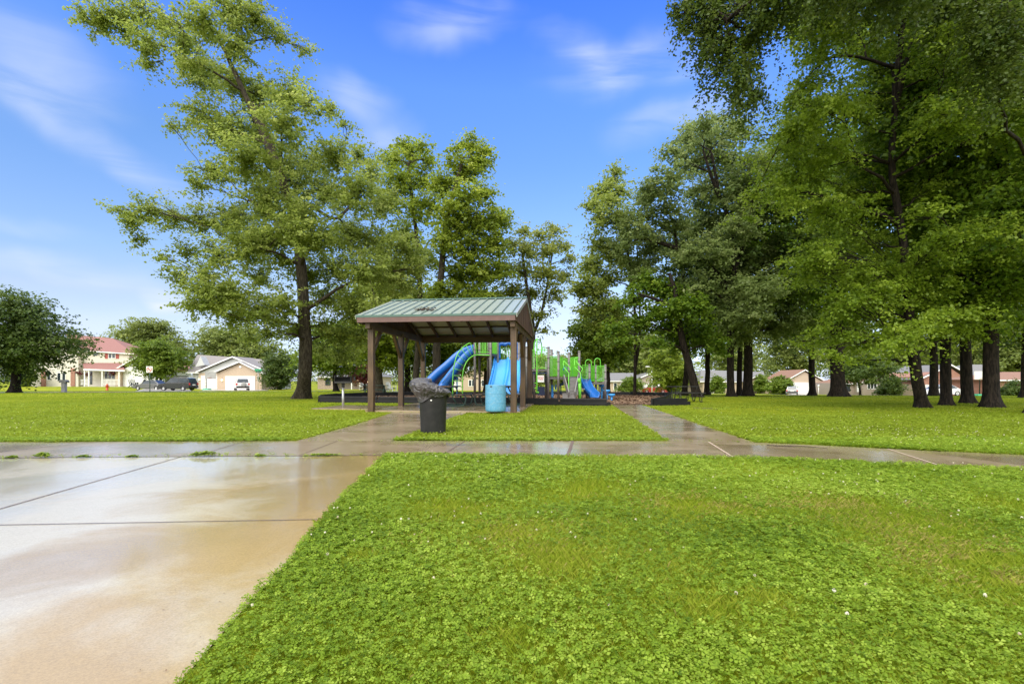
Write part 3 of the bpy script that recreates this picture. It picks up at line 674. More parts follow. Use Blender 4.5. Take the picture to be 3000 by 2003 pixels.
def leaves(lobes, n_clump, per, leaf, cr, rng, flat=.45, droop=.25, shell=.5, spray=1.5, up=.9, rise=0.0, tight=.42):
    """lobes: list of (centre, radii). Returns verts, tint, clump centres and their lobe index"""
    C = np.array([l[0] for l in lobes]); Rr = np.array([l[1] for l in lobes])
    wgt = (Rr[:, 0] * Rr[:, 1] * Rr[:, 2]) ** (2 / 3.); wgt /= wgt.sum()
    li = rng.choice(len(lobes), n_clump, p=wgt)
    d = unit(rng.normal(0, 1, (n_clump, 3))); rad = rng.uniform(0, 1, n_clump) ** shell
    cc = C[li] + d * Rr[li] * rad[:, None]
    axis = unit(d * [1, 1, .35] + rng.normal(0, .35, (n_clump, 3)) - [0, 0, droop * .6 - rise])
    tc = np.clip(.42 + rng.normal(0, .16, n_clump), 0, 1)
    ccr = cr * rng.uniform(.6, 1.35, n_clump)
    k = np.repeat(np.arange(n_clump), per); n = len(k)
    t = rng.uniform(-1, 1, n) * spray
    perp = rng.normal(0, tight, (n, 3)) * (1.15 - .35 * np.abs(t / spray))[:, None]; perp[:, 2] *= flat
    off = axis[k] * t[:, None] + perp
    off[:, 2] -= droop * (t * t + perp[:, 0] ** 2 + perp[:, 1] ** 2) * .5
    p = cc[k] + off * ccr[k][:, None]
    nrm = unit(np.array([0, 0, up]) + .45 * d[k] + rng.normal(0, .55, (n, 3)))
    a = unit(np.cross(nrm, rng.normal(0, 1, (n, 3)))); a[:, 2] -= .25; a = unit(a); b = unit(np.cross(nrm, a))
    L = (leaf * rng.uniform(.65, 1.3, n))[:, None]
    v = np.stack([p - a * L * .5, p - b * L * .42 + a * L * .05 , p + a * L * .62, p + b * L * .42 + a * L * .05], 1)
    tint = np.repeat(np.clip(tc[k] + rng.normal(0, .13, n), 0, 1), 4)
    return v.reshape(-1, 3), tint, cc, li

def crown_obj(V, T, mat, root, name='crown'):
    o = npmesh(name, V - np.array(root.location[:]), np.arange(len(V)).reshape(-1, 4), mat, root, tint=T)
    return o

def bole(mb, tp, tr, z0, r, rng, n=22):
    """trunk as one skin: lobed root flare blending into the stem"""
    ph = rng.uniform(0, 6.28); nl = int(rng.integers(4, 7)); h = min(1.3, 3.2 * r); p2 = rng.uniform(0, 6.28)
    zs = [p.z for p in tp]
    def at(z):
        i = max(0, min(len(tp) - 2, next((q for q in range(len(tp) - 1) if zs[q + 1] >= z), len(tp) - 2)))
        f = min(1, max(0, (z - zs[i]) / max(1e-6, zs[i + 1] - zs[i]))); return tp[i].lerp(tp[i + 1], f), lerp(tr[i], tr[i + 1], f)
    rows = []
    for f in (-.08, 0, .05, .12, .22, .36, .54, .76, 1.0):
        c, rr = at(z0 + max(0, f) * h); rows.append((Vector((c.x, c.y, z0 + f * h)), rr, .5 * max(0, 1 - max(f, 0)) ** 3.0))
    z = z0 + h
    rows += [(p, q, 0) for p, q in zip(tp, tr) if p.z > z + .1]
    vs = []; ref = Vector((1, 0, 0)); m = len(rows)
    for i, (c, rr, k) in enumerate(rows):
        d = (rows[min(i + 1, m - 1)][0] - rows[max(i - 1, 0)][0]).normalized() if k == 0 else Vector((0, 0, 1))
        x = (ref - d * ref.dot(d)).normalized(); y = d.cross(x)
        for j in range(n):
            t = 6.28318 * j / n; q = rr * (1 + k + k * .8 * math.cos(nl * t + ph) * (.6 + .4 * math.sin(t + p2)) + .035 * math.sin(3 * t + p2 + i * .3) + .02 * math.sin(7 * t + i))
            vs.append(c + (x * math.cos(t) + y * math.sin(t)) * q)
    mb.add(vs, [(i * n + j, i * n + (j + 1) % n, (i + 1) * n + (j + 1) % n, (i + 1) * n + j) for i in range(m - 1) for j in range(n)], True)

def limbs(mb, stems, lobes, cc, li, rng, sub=5, lr=.34, lean=.5):
    """boughs grow from trunk, forks or earlier boughs out to each lobe; twigs run on to the leaf clumps.
    stems: list of (points, radii)"""
    S = [(p, r, 0) for pts, rad in stems for p, r in list(zip(pts, rad))[max(1, len(pts) // 5):]]
    spine = stems[0][0]
    def far(c): return min((Vector(c) - p).length for p in spine)
    for k in sorted(range(len(lobes)), key=lambda q: far(lobes[q][0])):
        c = Vector(lobes[k][0]); best = None
        for (p, r, lev) in S:
            dv = c - p; hd = math.hypot(dv.x, dv.y)
            cost = dv.length + 1.3 * max(0, hd * .25 - dv.z) + (.35 * lev) + (0 if r > .02 else 3)
            if best is None or cost < best[0]: best = (cost, p, r, lev)
        _, a, ra, lev = best; ln = (c - a).length
        m = a.lerp(c, .5) + Vector((rng.normal(0, .10), rng.normal(0, .10), .10)) * ln
        path = bez(a, m, c, 7); r0 = min(ra * .7, .022 + lr * .22 * ln ** .8)
        path = [p + Vector(rng.normal(0, .025 * min(1.5, ln), 3)) * (1 if 0 < q < 7 else 0) for q, p in enumerate(path)]
        rad = [max(.014, r0 * (1 - .75 * q / 7)) for q in range(8)]
        mb.tube(path, rad, 6, False)
        S += [(path[q], rad[q], lev + 1) for q in (3, 5, 7)]
        for q in np.where(li == k)[0][:sub]:
            e = Vector(cc[q]); s = path[int(rng.integers(3, 8))]
            mm = s.lerp(e, .5) + Vector(rng.normal(0, .15, 3)) * (e - s).length * .6
            mb.tube(bez(s, mm, e, 4), [max(.010, r0 * .2), .016, .013, .010, .006], 4, False)

def tree(name, label, cat, trunk, r, lobes, n_clump, per, leaf, cr, mat, bark, seed, group=None, forks=(), top=.35, **kw):
    rng = np.random.default_rng(seed)
    lim = {k: kw.pop(k) for k in ('sub', 'lr', 'lean') if k in kw}
    trunk = [Vector(p) for p in trunk]; root = thing(name, trunk[0], label, cat, group)
    tp = smoothpath(trunk, 5); n = len(tp)
    for q in range(3, n - 1): tp[q] = tp[q] + Vector((rng.normal(0, .05 * r), rng.normal(0, .05 * r), 0))
    tr = [r * (1 - (1 - top) * q / (n - 1)) for q in range(n)]
    V, T, cc, li = leaves(lobes, n_clump, per, leaf, cr, rng, **kw)
    mb = MB(); bole(mb, tp, tr, trunk[0].z, r, rng)
    stems = [(tp, tr)]
    for fk in forks:
        fp = smoothpath(fk[0], 5); fr = [fk[1] * (1 - .6 * q / (len(fp) - 1)) for q in range(len(fp))]; mb.tube(fp, fr, 9); stems.append((fp, fr))
    limbs(mb, stems, lobes, cc, li, rng, **lim)
    mb.build('trunk', bark, root, off=root.location, fix=False)
    crown_obj(V, T, mat, root)
    return root

def LB(spec, Y, ax, hw, rng, squash=.8, dy=None):
    """photo-measured lobes (px,py,r) -> real lobes spread in depth about distance Y"""
    out = []
    for s in spec:
        px, py, r = s[:3]
        if len(s) > 3: d = s[3]
        else:
            t = min(1, abs(px - ax) / hw); d = rng.uniform(-1, 1) * math.sqrt(max(0, 1 - t * t)) * hw * Y / FPX * .62
        c = P(px, py, Y + d); k = r * Y / FPX
        out.append(((c.x, c.y, c.z), (k, k * 1.05, k * squash)))
    return out

def generic(H, W, hb, n, rng, base=(0, 0, 0), shape=1.0):
    """round-headed lobes of a free-standing tree: height H, crown half width W, crown base hb"""
    out = []; zc = (H + hb) / 2; hz = (H - hb) / 2
    for k in range(n):
        t = -0.92 + 1.84 * (k + .5) / n; a = k * 2.4 + rng.uniform(-.4, .4)
        rr = W * math.sqrt(max(.05, 1 - (abs(t) ** (1.6 if t > 0 else 2.6)))) * (.62 if k % 3 else .25) * rng.uniform(.8, 1.15)
        s = rng.uniform(.34, .5) * W * (1.0 if t < .55 else .8)
        out.append(((base[0] + rr * math.cos(a), base[1] + rr * math.sin(a), base[2] + zc + t * hz * .86), (s, s, s * .72)))
    return out

# ---- the tall maple left of the shelter
rg = np.random.default_rng(3)
Y1 = 28.7
s1 = [(248, 48, 30), (300, 62, 45), (358, 60, 60), (405, 25, 60), (430, 120, 50), (480, 66, 60), (272, 112, 16), (432, 185, 24), (540, 125, 62), (600, 60, 58), (678, 20, 70), (745, 50, 62), (700, 130, 70),
      (822, 105, 48), (885, 140, 26), (606, 225, 75), (560, 180, 50), (690, 235, 70), (760, 280, 78), (845, 270, 58), (900, 300, 42), (965, 315, 40), (1010, 362, 18), (497, 366, 20), (545, 372, 26), (583, 320, 58), (654, 375, 80), (740, 380, 90), (830, 360, 70),
      (630, 500, 62), (585, 540, 38), (726, 470, 85), (822, 465, 85), (920, 470, 75), (980, 455, 60), (1055, 455, 38), (1090, 490, 45), (345, 615, 18), (385, 640, 34), (440, 618, 46), (400, 700, 24), (511, 640, 58), (590, 640, 62), (678, 640, 75), (774, 560, 80), (870, 540, 85), (960, 560, 80), (1040, 560, 75), (1110, 600, 70),
      (540, 730, 36), (520, 800, 42), (600, 800, 52), (639, 740, 62), (720, 720, 75), (767, 800, 62), (700, 860, 50), (800, 690, 80), (640, 900, 36), (715, 925, 36), (850, 650, 80), (930, 690, 90), (1020, 680, 85), (1110, 710, 85), (1190, 730, 70), (990, 790, 85), (1080, 800, 80), (1170, 820, 75), (1230, 790, 40), (960, 870, 70), (1040, 900, 70), (940, 950, 55), (820, 940, 45), (1000, 980, 50), (900, 800, 60), (600, 860, 55), (680, 930, 42), (565, 890, 32), (760, 900, 60), (790, 975, 36), (730, 985, 30), (650, 850, 60), (830, 880, 60), (860, 960, 42), (1000, 1035, 42), (940, 1025, 38), (1060, 985, 50), (480, 745, 26), (760, 700, 70), (700, 640, 60), (1120, 900, 60), (780, 600, 60), (880, 610, 60), (830, 760, 50)]
lob = LB(s1, Y1, 780, 430, rg, .78)
tk = [G(886, 1168)] + [P(*q, Y1) for q in ((893, 1080), (892, 940), (883, 780), (862, 640), (815, 500), (760, 370), (700, 240), (640, 110))]
fk = [([P(862, 640, Y1), P(842, 560, Y1 - .8), P(800, 430, Y1 - 1.5), P(740, 300, Y1 - 1.8)], .16), ([P(868, 660, Y1), P(900, 600, Y1), P(985, 640, Y1 + .4), P(1060, 560, Y1 + 1)], .13), ([P(880, 740, Y1), P(800, 640, Y1 + .5), P(700, 560, Y1 + 1)], .12)]
tree('maple_tree', 'tall light green maple with leaning open top left of the shelter', 'tree', tk, .40, lob, 3500, 52, .128, .45, 'leaf_maple', 'bark', 31, forks=fk, top=.22, droop=.2, spray=1.75, rise=.4, shell=.55, tight=.29, sub=7, lr=.13)

# ---- twin-peaked tree and its neighbours behind the shelter
rg = np.random.default_rng(4)
Y2 = 42.
s2 = [(1179, 425, 38), (1150, 470, 45), (1210, 455, 45), (1240, 425, 28), (1255, 465, 28), (1175, 530, 60), (1240, 530, 48), (1200, 610, 55), (1130, 590, 50), (1260, 600, 50), (1180, 690, 60), (1230, 760, 60), (1150, 790, 60), (1200, 850, 60), (1130, 870, 50), (1210, 930, 55)]
tk = [ON(1215, Y2)] + [P(*q, Y2) for q in ((1226, 1000), (1230, 850), (1222, 720), (1210, 600), (1196, 480))]
tree('maple_tree', 'slim leafy tree showing its peak between the tall maple and the shelter', 'tree', tk, .28, LB(s2, Y2, 1195, 110, rg), 750, 30, .2, .5, 'leaf_yellowgreen', 'bark', 41, 'park trees behind the shelter', sub=6, lr=.1)
Y3 = 40.
s3 = [(1375, 425, 40), (1400, 470, 45), (1330, 440, 22), (1318, 470, 26), (1360, 500, 50), (1420, 440, 20), (1300, 540, 45), (1360, 580, 60), (1420, 560, 42), (1330, 640, 62), (1400, 650, 68), (1455, 640, 45), (1475, 640, 22), (1300, 700, 50), (1370, 730, 68), (1440, 720, 55), (1340, 810, 65), (1420, 800, 60), (1290, 850, 50), (1460, 790, 42), (1380, 880, 60), (1320, 930, 60), (1440, 880, 50), (1260, 930, 50), (1400, 960, 45)]
tk = [ON(1276, Y3)] + [P(*q, Y3) for q in ((1280, 1020), (1284, 900), (1296, 760), (1308, 650), (1335, 540), (1358, 460))]
fk = [([P(1300, 700, Y3), P(1340, 655, Y3 - .5), P(1400, 620, Y3 - 1)], .1)]
tree('maple_tree', 'tall rounded yellow green tree rising over the shelter ridge', 'tree', tk, .34, LB(s3, Y3, 1370, 120, rg), 1250, 32, .2, .5, 'leaf_yellowgreen', 'bark', 42, 'park trees behind the shelter', forks=fk, sub=7, lr=.11)
Y4 = 44.
s4 = [(1535, 672, 28), (1580, 690, 28), (1625, 672, 32), (1500, 720, 36), (1550, 730, 45), (1610, 730, 45), (1650, 720, 24), (1670, 760, 26), (1480, 780, 40), (1540, 790, 45), (1600, 800, 45), (1650, 810, 36), (1500, 850, 45), (1560, 860, 42), (1625, 860, 36), (1460, 880, 40), (1575, 920, 30), (1520, 920, 36), (1595, 970, 20), (1610, 910, 20), (1470, 940, 34)]
tk = [ON(1556, Y4)] + [P(*q, Y4) for q in ((1557, 1040), (1562, 970), (1553, 900), (1541, 820), (1530, 740))]
fk = [([P(1560, 985, Y4), P(1585, 920, Y4 + .5), P(1606, 820, Y4 + .8), P(1620, 720, Y4 + 1)], .15)]
tree('maple_tree', 'loose tree with forked trunk just right of the shelter gable', 'tree', tk, .26, LB(s4, Y4, 1570, 105, rg), 560, 26, .19, .48, 'leaf_open', 'bark', 43, 'park trees behind the shelter', forks=fk, sub=7, lr=.1)

# ---- right hand group
Y5 = 38.
s5 = [(1804, 500, 22), (1790, 530, 28), (1765, 560, 32), (1735, 600, 26), (1785, 590, 36), (1815, 560, 26), (1845, 530, 12), (1765, 640, 36), (1810, 640, 36), (1760, 710, 45), (1735, 770, 36), (1720, 830, 40), (1745, 860, 45), (1800, 740, 50), (1830, 690, 40), (1780, 820, 45), (1800, 900, 42), (1720, 910, 30), (1760, 940, 36), (1690, 850, 26), (1850, 780, 45)]
tk = [ON(1859, Y5)] + [P(*q, Y5) for q in ((1861, 1060), (1860, 930), (1852, 820), (1835, 720), (1810, 620), (1802, 520))]
fk = [([P(1862, 1075, Y5), P(1874, 980, Y5 + .2), P(1873, 850, Y5 + .3), P(1866, 720, Y5 + .5)], .105)]
rg = np.random.default_rng(5)
tree('slender_tree', 'slender dark tree with two thin parallel trunks beside the wood chips', 'tree', tk, .125, LB(s5, Y5, 1780, 100, rg), 700, 30, .18, .46, 'leaf_maple', 'bark_dark', 51, forks=fk, sub=7, lr=.09)
Y6 = 36.
s6 = [(2060, 370, 40), (2110, 355, 42), (2150, 385, 50), (2020, 410, 50), (2080, 420, 62), (1975, 445, 42), (2030, 480, 60), (2130, 470, 65), (1960, 520, 55), (2060, 560, 65), (1910, 560, 45), (1880, 590, 45), (2160, 560, 65), (1950, 610, 60), (1990, 660, 60), (2080, 650, 70), (2170, 660, 70), (1880, 660, 60), (1830, 650, 45), (1830, 720, 50), (1910, 720, 60), (2010, 740, 60), (2100, 740, 65), (2190, 760, 70), (1880, 790, 55), (2140, 840, 65), (2060, 830, 50), (2220, 850, 65), (2290, 890, 65), (2200, 920, 65), (2270, 960, 60), (2130, 920, 50), (2340, 930, 55), (2180, 990, 40), (2250, 720, 70), (2240, 600, 70), (2220, 480, 60)]
tk = [ON(2141, Y6)] + [P(*q, Y6) for q in ((2140, 1040), (2142, 900), (2150, 780), (2140, 660), (2105, 560), (2085, 450))]
fk = [([P(2145, 860, Y6), P(2095, 800, Y6), P(2040, 750, Y6 - .5), P(1960, 720, Y6 - 1), P(1890, 700, Y6 - 1.5)], .26), ([P(2148, 800, Y6), P(2175, 720, Y6 + .5), P(2200, 620, Y6 + 1)], .22), ([P(2110, 580, Y6), P(2085, 520, Y6 - .5), P(2060, 440, Y6 - .6)], .16), ([P(1985, 730, Y6 - .8), P(1960, 625, Y6 - .8), P(1900, 640, Y6 - 1)], .1)]
tree('oak_tree', 'grey green spreading oak with heavy crooked limbs taller than its neighbours', 'tree', tk, .26, LB(s6, Y6, 2080, 250, rg), 1750, 38, .17, .48, 'leaf_oak', 'bark_dark', 52, forks=fk, sub=7, lr=.13, droop=.15, spray=1.2)
Y7 = 34.
s7 = [(1900, 830, 45), (1960, 850, 45), (1850, 880, 42), (1930, 910, 42), (1990, 900, 42), (1880, 950, 36), (2040, 900, 42), (1970, 960, 36), (2050, 970, 40), (2090, 1010, 32), (1790, 960, 32), (1920, 1000, 28), (1830, 1000, 28), (1980, 1010, 30)]
tk = [ON(2043, Y7)] + [P(*q, Y7) for q in ((2022, 1080), (2000, 1000), (1985, 920), (1978, 850), (1960, 800))]
fk = [([P(1985, 905, Y7), P(1930, 880, Y7 - .4), P(1870, 860, Y7 - .8)], .16)]
tree('oak_tree', 'dark oak whose thick trunk leans strongly to the left', 'tree', tk, .29, LB(s7, Y7, 1950, 160, rg), 520, 30, .19, .46, 'leaf_deep', 'bark_dark', 53, forks=fk, sub=7, lr=.12)

# big near maple on the right: photo-measured outline
Y8 = 19.4
s8 = []
rg = np.random.default_rng(8)
for _ in range(150):
    py = rg.uniform(-260, 1015); lx = np.interp(py, [-260, 0, 120, 230, 330, 420, 520, 600, 700, 780, 870, 940, 1030], [2300, 2260, 2330, 2330, 2240, 2190, 2210, 2180, 2290, 2300, 2360, 2400, 2430])
    rx = np.interp(py, [-260, 300, 700, 1015], [2900, 2960, 2960, 2900]); t = rg.uniform(0, 1) ** 1.15
    r = rg.uniform(50, 92); px = lerp(lx + r * .8, rx, t); tx = np.interp(py, [180, 300, 480, 700, 850], [2640, 2628, 2612, 2645, 2658])
    if 60 < py < 560 and abs(px - tx) < 120 or 640 < py < 760 and abs(px - tx) < 90: s8.append((px, py, r, rg.uniform(1.2, 3.4)))     # the trunk shows through here
    else: s8.append((px, py, r))
s8 += [(2300, 560, 60, -1.8), (2400, 590, 70, -1.8), (2480, 620, 70, -1.6), (2215, 400, 42), (2180, 470, 36), (2215, 560, 38), (2205, 620, 30), (2350, 1000, 40), (2440, 1040, 40), (2520, 1055, 40), (2400, 950, 50), (2480, 985, 50)]
tk = [G(2702, 1194)] + [P(*q, Y8) for q in ((2690, 1120), (2668, 1000), (2658, 850), (2645, 700), (2612, 480), (2628, 300), (2640, 180))]
fk = [([P(2620, 330, Y8), P(2618, 210, Y8), P(2590, 190, Y8 - .4), P(2500, 165, Y8 - .8), P(2410, 172, Y8 - 1.2)], .09), ([P(2628, 210, Y8), P(2645, 80, Y8), P(2660, -80, Y8)], .12), ([P(2630, 290, Y8), P(2680, 100, Y8 + .4), P(2760, -60, Y8 + .8)], .1)]
tree('maple_tree', 'large near maple with layered bright green boughs and dark leaning trunk', 'tree', tk, .215, LB(s8, Y8, 2600, 440, rg, .6), 2700, 64, .098, .38, 'leaf_right', 'bark_dark', 54, forks=fk, top=.35, sub=6, lr=.08, droop=.30, spray=1.7, tight=.34)
# hanging dark boughs reaching in at the top
Y9 = 16.
s9 = [(1975, 45, 26), (2010, 30, 36), (2060, 20, 42), (2030, 85, 32), (2120, 30, 50), (2080, 110, 45), (2065, 165, 24), (2190, 40, 55), (2130, 150, 55), (2170, 230, 50), (2110, 220, 36), (2200, 130, 50), (2160, 300, 34), (2210, 290, 36), (2240, 60, 50), (2090, 60, 40), (2180, -60, 80), (2280, -40, 80), (2060, -60, 60), (2360, 20, 60), (2400, -80, 100), (2520, -60, 110), (2650, -90, 120), (2800, -60, 130), (2920, -40, 120), (2780, 60, 60), (2880, 80, 80), (2960, 140, 80), (2450, 40, 50), (2930, 250, 60)]
tk = [ON(3060, Y9)] + [P(*q, Y9) for q in ((3060, 900), (3050, 600), (3030, 320), (2990, 120), (2900, -60), (2760, -160))]
fk = [([P(2900, -60, Y9), P(2700, -130, Y9 - .3), P(2450, -90, Y9 - .6), P(2250, -20, Y9 - .6), P(2130, 60, Y9 - .6)], .14)]
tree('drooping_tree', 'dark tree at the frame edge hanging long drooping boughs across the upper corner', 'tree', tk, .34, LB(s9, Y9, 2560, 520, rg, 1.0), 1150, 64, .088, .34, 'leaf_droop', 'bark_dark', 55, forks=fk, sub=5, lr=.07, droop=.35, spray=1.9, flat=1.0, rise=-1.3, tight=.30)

def big(name, label, px, Y, r, H, W, hb, mat, seed, lean=0, n=34, clump=1000, per=34, leaf=.16, cr=.5, group=None, bark='bark_dark', cat='tree', **kw):
    rng = np.random.default_rng(seed); b = ON(px, Y)
    top = Vector((b.x + lean, b.y, b.z + H * .86))
    tk = [b, b.lerp(top, .22) + Vector((rng.normal(0, .12), 0, 0)), b.lerp(top, .5) + Vector((rng.normal(0, .2), 0, 0)), b.lerp(top, .75), top]
    lob = generic(H, W, hb, n, rng, (b.x + lean * .6, b.y, b.z))
    return tree(name, label, cat, tk, r, lob, clump, per, leaf, cr, mat, bark, seed, group, sub=4, lr=.1, **kw)
G1 = 'park trees crowding the right side'
big('maple_tree', 'straight black trunked maple second from the leaning near trunk', 2772, 21.5, .205, 19, 4.6, 2.3, 'leaf_deep', 61, group=G1, n=40, clump=1500, leaf=.145, cr=.45)
big('maple_tree', 'pale mossy trunked maple standing between two black trunks', 2834, 23.5, .235, 20, 5.0, 2.6, 'leaf_right', 62, group=G1, n=36, clump=1200)
big('maple_tree', 'stout trunked dark maple nearest the frame edge', 2902, 19.8, .265, 19, 5.2, 2.4, 'leaf_deep', 63, group=G1, n=46, clump=1900, leaf=.14, cr=.45)
big('oak_tree', 'broad grey trunked oak standing alone right of the white garage', 2455, 36.5, .48, 21, 6.5, 3.6, 'leaf_deep', 64, group=G1, n=38, clump=1250, leaf=.19, cr=.6)
big('maple_tree', 'dark trunked tree standing in front of the white garage door', 2381, 43, .26, 20, 5.5, 3.8, 'leaf_oak', 65, group=G1, n=34, clump=900, leaf=.2, cr=.6)
big('oak_tree', 'thick trunk paired close beside the crooked limbed oak', 2190, 38.5, .35, 19, 5.5, 4.4, 'leaf_dark', 66, group=G1, n=30, clump=800, leaf=.2, cr=.6)
big('slender_tree', 'thin trunk squeezed between the two thick oak trunks', 2166, 41, .22, 17, 3.8, 4.6, 'leaf_oak', 67, group=G1, n=22, clump=450, leaf=.2, cr=.55, lean=.5)
big('slender_tree', 'thin straight trunk just left of the leaning oak', 2004, 42, .24, 15, 3.6, 3.6, 'leaf_dark', 68, group=G1, n=22, clump=450, leaf=.2, cr=.55)
big('slender_tree', 'slim trunk before the white garage right of the leaning oak', 2070, 45, .24, 14, 3.6, 3.0, 'leaf_deep', 69, group=G1, n=22, clump=480, leaf=.2, cr=.55)
big('maple_tree', 'slim grey trunk standing behind the near black trunks before the white sedan', 2735, 44, .34, 17, 5, 3.2, 'leaf_yellowgreen', 70, group=G1, n=28, clump=700, leaf=.2, cr=.55)
big('maple_tree', 'tree at the frame edge shading the dark brick house', 3010, 33, .34, 18, 5.5, 2.4, 'leaf_dark', 71, group=G1, n=34, clump=900, leaf=.19, cr=.55)

# ---- trees farther off
big('shade_tree', 'dark broad low tree at the outer left edge on the house lawn', 44, 50, .42, 9.8, 6.2, 1.9, 'leaf_dark', 81, n=34, clump=1100, leaf=.22, cr=.6, bark='bark_dark')
big('street_tree', 'round headed green tree growing behind the black parked car', 467, 80, .22, 7.6, 4.2, 1.6, 'leaf_bush', 82, n=26, clump=620, leaf=.26, cr=.6)
big('shade_tree', 'big pale tree rising between the red roof and the grey house', 440, 108, .5, 14.6, 8.5, 2, 'leaf_far', 83, n=30, clump=750, leaf=.42, cr=1.0)
big('shade_tree', 'wide tree behind the grey roofed garage house', 690, 112, .5, 13.0, 10, 2, 'leaf_far', 84, n=30, clump=800, leaf=.42, cr=1.0)
big('evergreen_bush', 'dense dark rounded tree at the corner of the grey house', 818, 76, .2, 5.6, 3.0, .3, 'leaf_dark', 85, n=22, clump=450, leaf=.22, cr=.5)
big('shade_tree', 'tree with wide low crown between the tall maple trunk and shelter post', 985, 62, .3, 8.6, 5.0, 2.2, 'leaf_bush', 86, n=28, clump=700, leaf=.26, cr=.65)
big('maroon_tree', 'small dark red leaved tree left of the shelter corner post', 1068, 72, .16, 4.6, 2.6, 1.0, 'leaf_maroon', 87, n=18, clump=260, leaf=.2, cr=.5)
G2 = 'trees seen through the open shelter'
big('shade_tree', 'grey double trunked tree seen beside the shelter corner post', 1112, 52, .42, 13, 5, 2.6, 'leaf_yellowgreen', 88, n=28, clump=650, leaf=.25, cr=.65, group=G2, bark='bark')
big('shade_tree', 'dark tree seen through the shelter beside the braced middle post', 1195, 56, .36, 12, 5, 2.0, 'leaf_bush', 89, n=28, clump=650, leaf=.25, cr=.65, group=G2)
big('shade_tree', 'leafy tree seen through the shelter behind the curved slide', 1318, 60, .34, 11, 5, 2.0, 'leaf_bush', 90, n=28, clump=600, leaf=.26, cr=.65, group=G2)
big('shade_tree', 'tree seen through the shelter behind the playground platform', 1425, 58, .34, 12, 4.6, 2.6, 'leaf_yellowgreen', 91, n=26, clump=560, leaf=.26, cr=.65, group=G2)
big('shade_tree', 'small far tree standing directly behind the tall green climbing hoop', 1580, 78, .22, 5.6, 3.6, 1.4, 'leaf_far', 92, n=20, clump=330, leaf=.3, cr=.7)
big('shade_tree', 'pale far tree behind the low playground platform', 1665, 96, .25, 6.6, 5.0, 1.4, 'leaf_far', 93, n=20, clump=380, leaf=.36, cr=.8)
G3 = 'mid distance trees behind the stepping pods'
big('slender_tree', 'thin trunked leafy tree behind the short blue slide', 1732, 52, .18, 8.5, 2.6, 2.4, 'leaf_bush', 94, n=22, clump=400, leaf=.23, cr=.55, group=G3)
big('slender_tree', 'thin trunked tree behind the low platform with green panels', 1783, 50, .2, 9.5, 3.2, 2.6, 'leaf_bush', 95, n=24, clump=480, leaf=.23, cr=.55, group=G3)
big('shade_tree', 'bright low bushy tree beside the street lamp', 1962, 72, .22, 6.8, 3.8, .8, 'leaf_yellowgreen', 96, n=24, clump=520, leaf=.25, cr=.6)
big('shade_tree', 'far soft tree between the double trunk and the street lamp', 1895, 112, .3, 13, 7.5, 2, 'leaf_far', 97, n=24, clump=480, leaf=.42, cr=1.0)
big('round_bush', 'rounded green shrub at the corner of the garage drive', 2285, 93, .12, 3.2, 2.4, .1, 'leaf_bush', 98, n=16, clump=260, leaf=.25, cr=.5, cat='shrub')
big('cone_shrub', 'small pointed green shrub under the twin windows', 2226, 99, .1, 4.0, 1.4, .1, 'leaf_bush', 99, n=12, clump=150, leaf=.25, cr=.45, cat='shrub')
big('round_bush', 'light green bush growing beside the narrow garage door', 2102, 97, .1, 3.6, 1.7, .1, 'leaf_bush', 100, n=12, clump=180, leaf=.25, cr=.45, cat='shrub')
big('shade_tree', 'small umbrella shaped tree before the bay window house', 2520, 78, .17, 5.6, 4.6, 2.6, 'leaf_dark', 101, n=24, clump=480, leaf=.24, cr=.6, lean=.2)
big('round_bush', 'leafy bush right of the bay window', 2607, 82, .1, 3.2, 2.0, .1, 'leaf_dark', 102, n=14, clump=240, leaf=.22, cr=.5, cat='shrub')
big('round_bush', 'low clipped bush under the dark brick house window', 2975, 62, .1, 1.5, 2.2, .05, 'leaf_dark', 103, n=12, clump=240, leaf=.18, cr=.4, cat='shrub')
big('round_bush', 'low bush left of the cream house brick strip', 70, 84, .1, 3.0, 2.4, .05, 'leaf_bush', 104, n=14, clump=240, leaf=.22, cr=.4, cat='shrub')
big('shade_tree', 'tall tree behind the brick gabled house', 2660, 112, .4, 15, 8, 3, 'leaf_far', 105, n=26, clump=560, leaf=.42, cr=1.0)
big('shade_tree', 'tall dim tree behind the white garage house', 2330, 128, .4, 20, 9, 3, 'leaf_far', 106, n=26, clump=600, leaf=.45, cr=1.1)
big('shade_tree', 'tall dim tree behind the grey roofed house with twin windows', 2140, 130, .4, 19, 9, 3, 'leaf_far', 107, n=26, clump=600, leaf=.45, cr=1.1)
big('shade_tree', 'tree behind the hidden end of the red roofed house', 150, 116, .4, 11, 8, 3, 'leaf_far', 108, n=22, clump=420, leaf=.42, cr=1.0)

big('shade_tree', 'tall far tree filling the gap between the garage house and the bay window house', 2480, 112, .4, 19, 8, 3, 'leaf_far', 109, n=26, clump=600, leaf=.42, cr=1.0)
big('shade_tree', 'tall far tree behind the grey right wing of the brick house', 2850, 104, .4, 17, 8, 3, 'leaf_far', 110, n=26, clump=600, leaf=.40, cr=1.0)
big('shade_tree', 'far tree behind the dark brick house at the frame edge', 2985, 92, .4, 14, 7, 3, 'leaf_far', 111, n=26, clump=560, leaf=.38, cr=.9)
big('shade_tree', 'soft far tree behind the beige house roof', 1800, 112, .3, 10.5, 6.5, 2, 'leaf_far', 112, n=24, clump=480, leaf=.42, cr=1.0)
big('round_bush', 'low leafy bush half hiding the beige house windows', 1845, 84, .1, 2.6, 2.2, .05, 'leaf_bush', 113, n=14, clump=240, leaf=.22, cr=.5, cat='shrub')
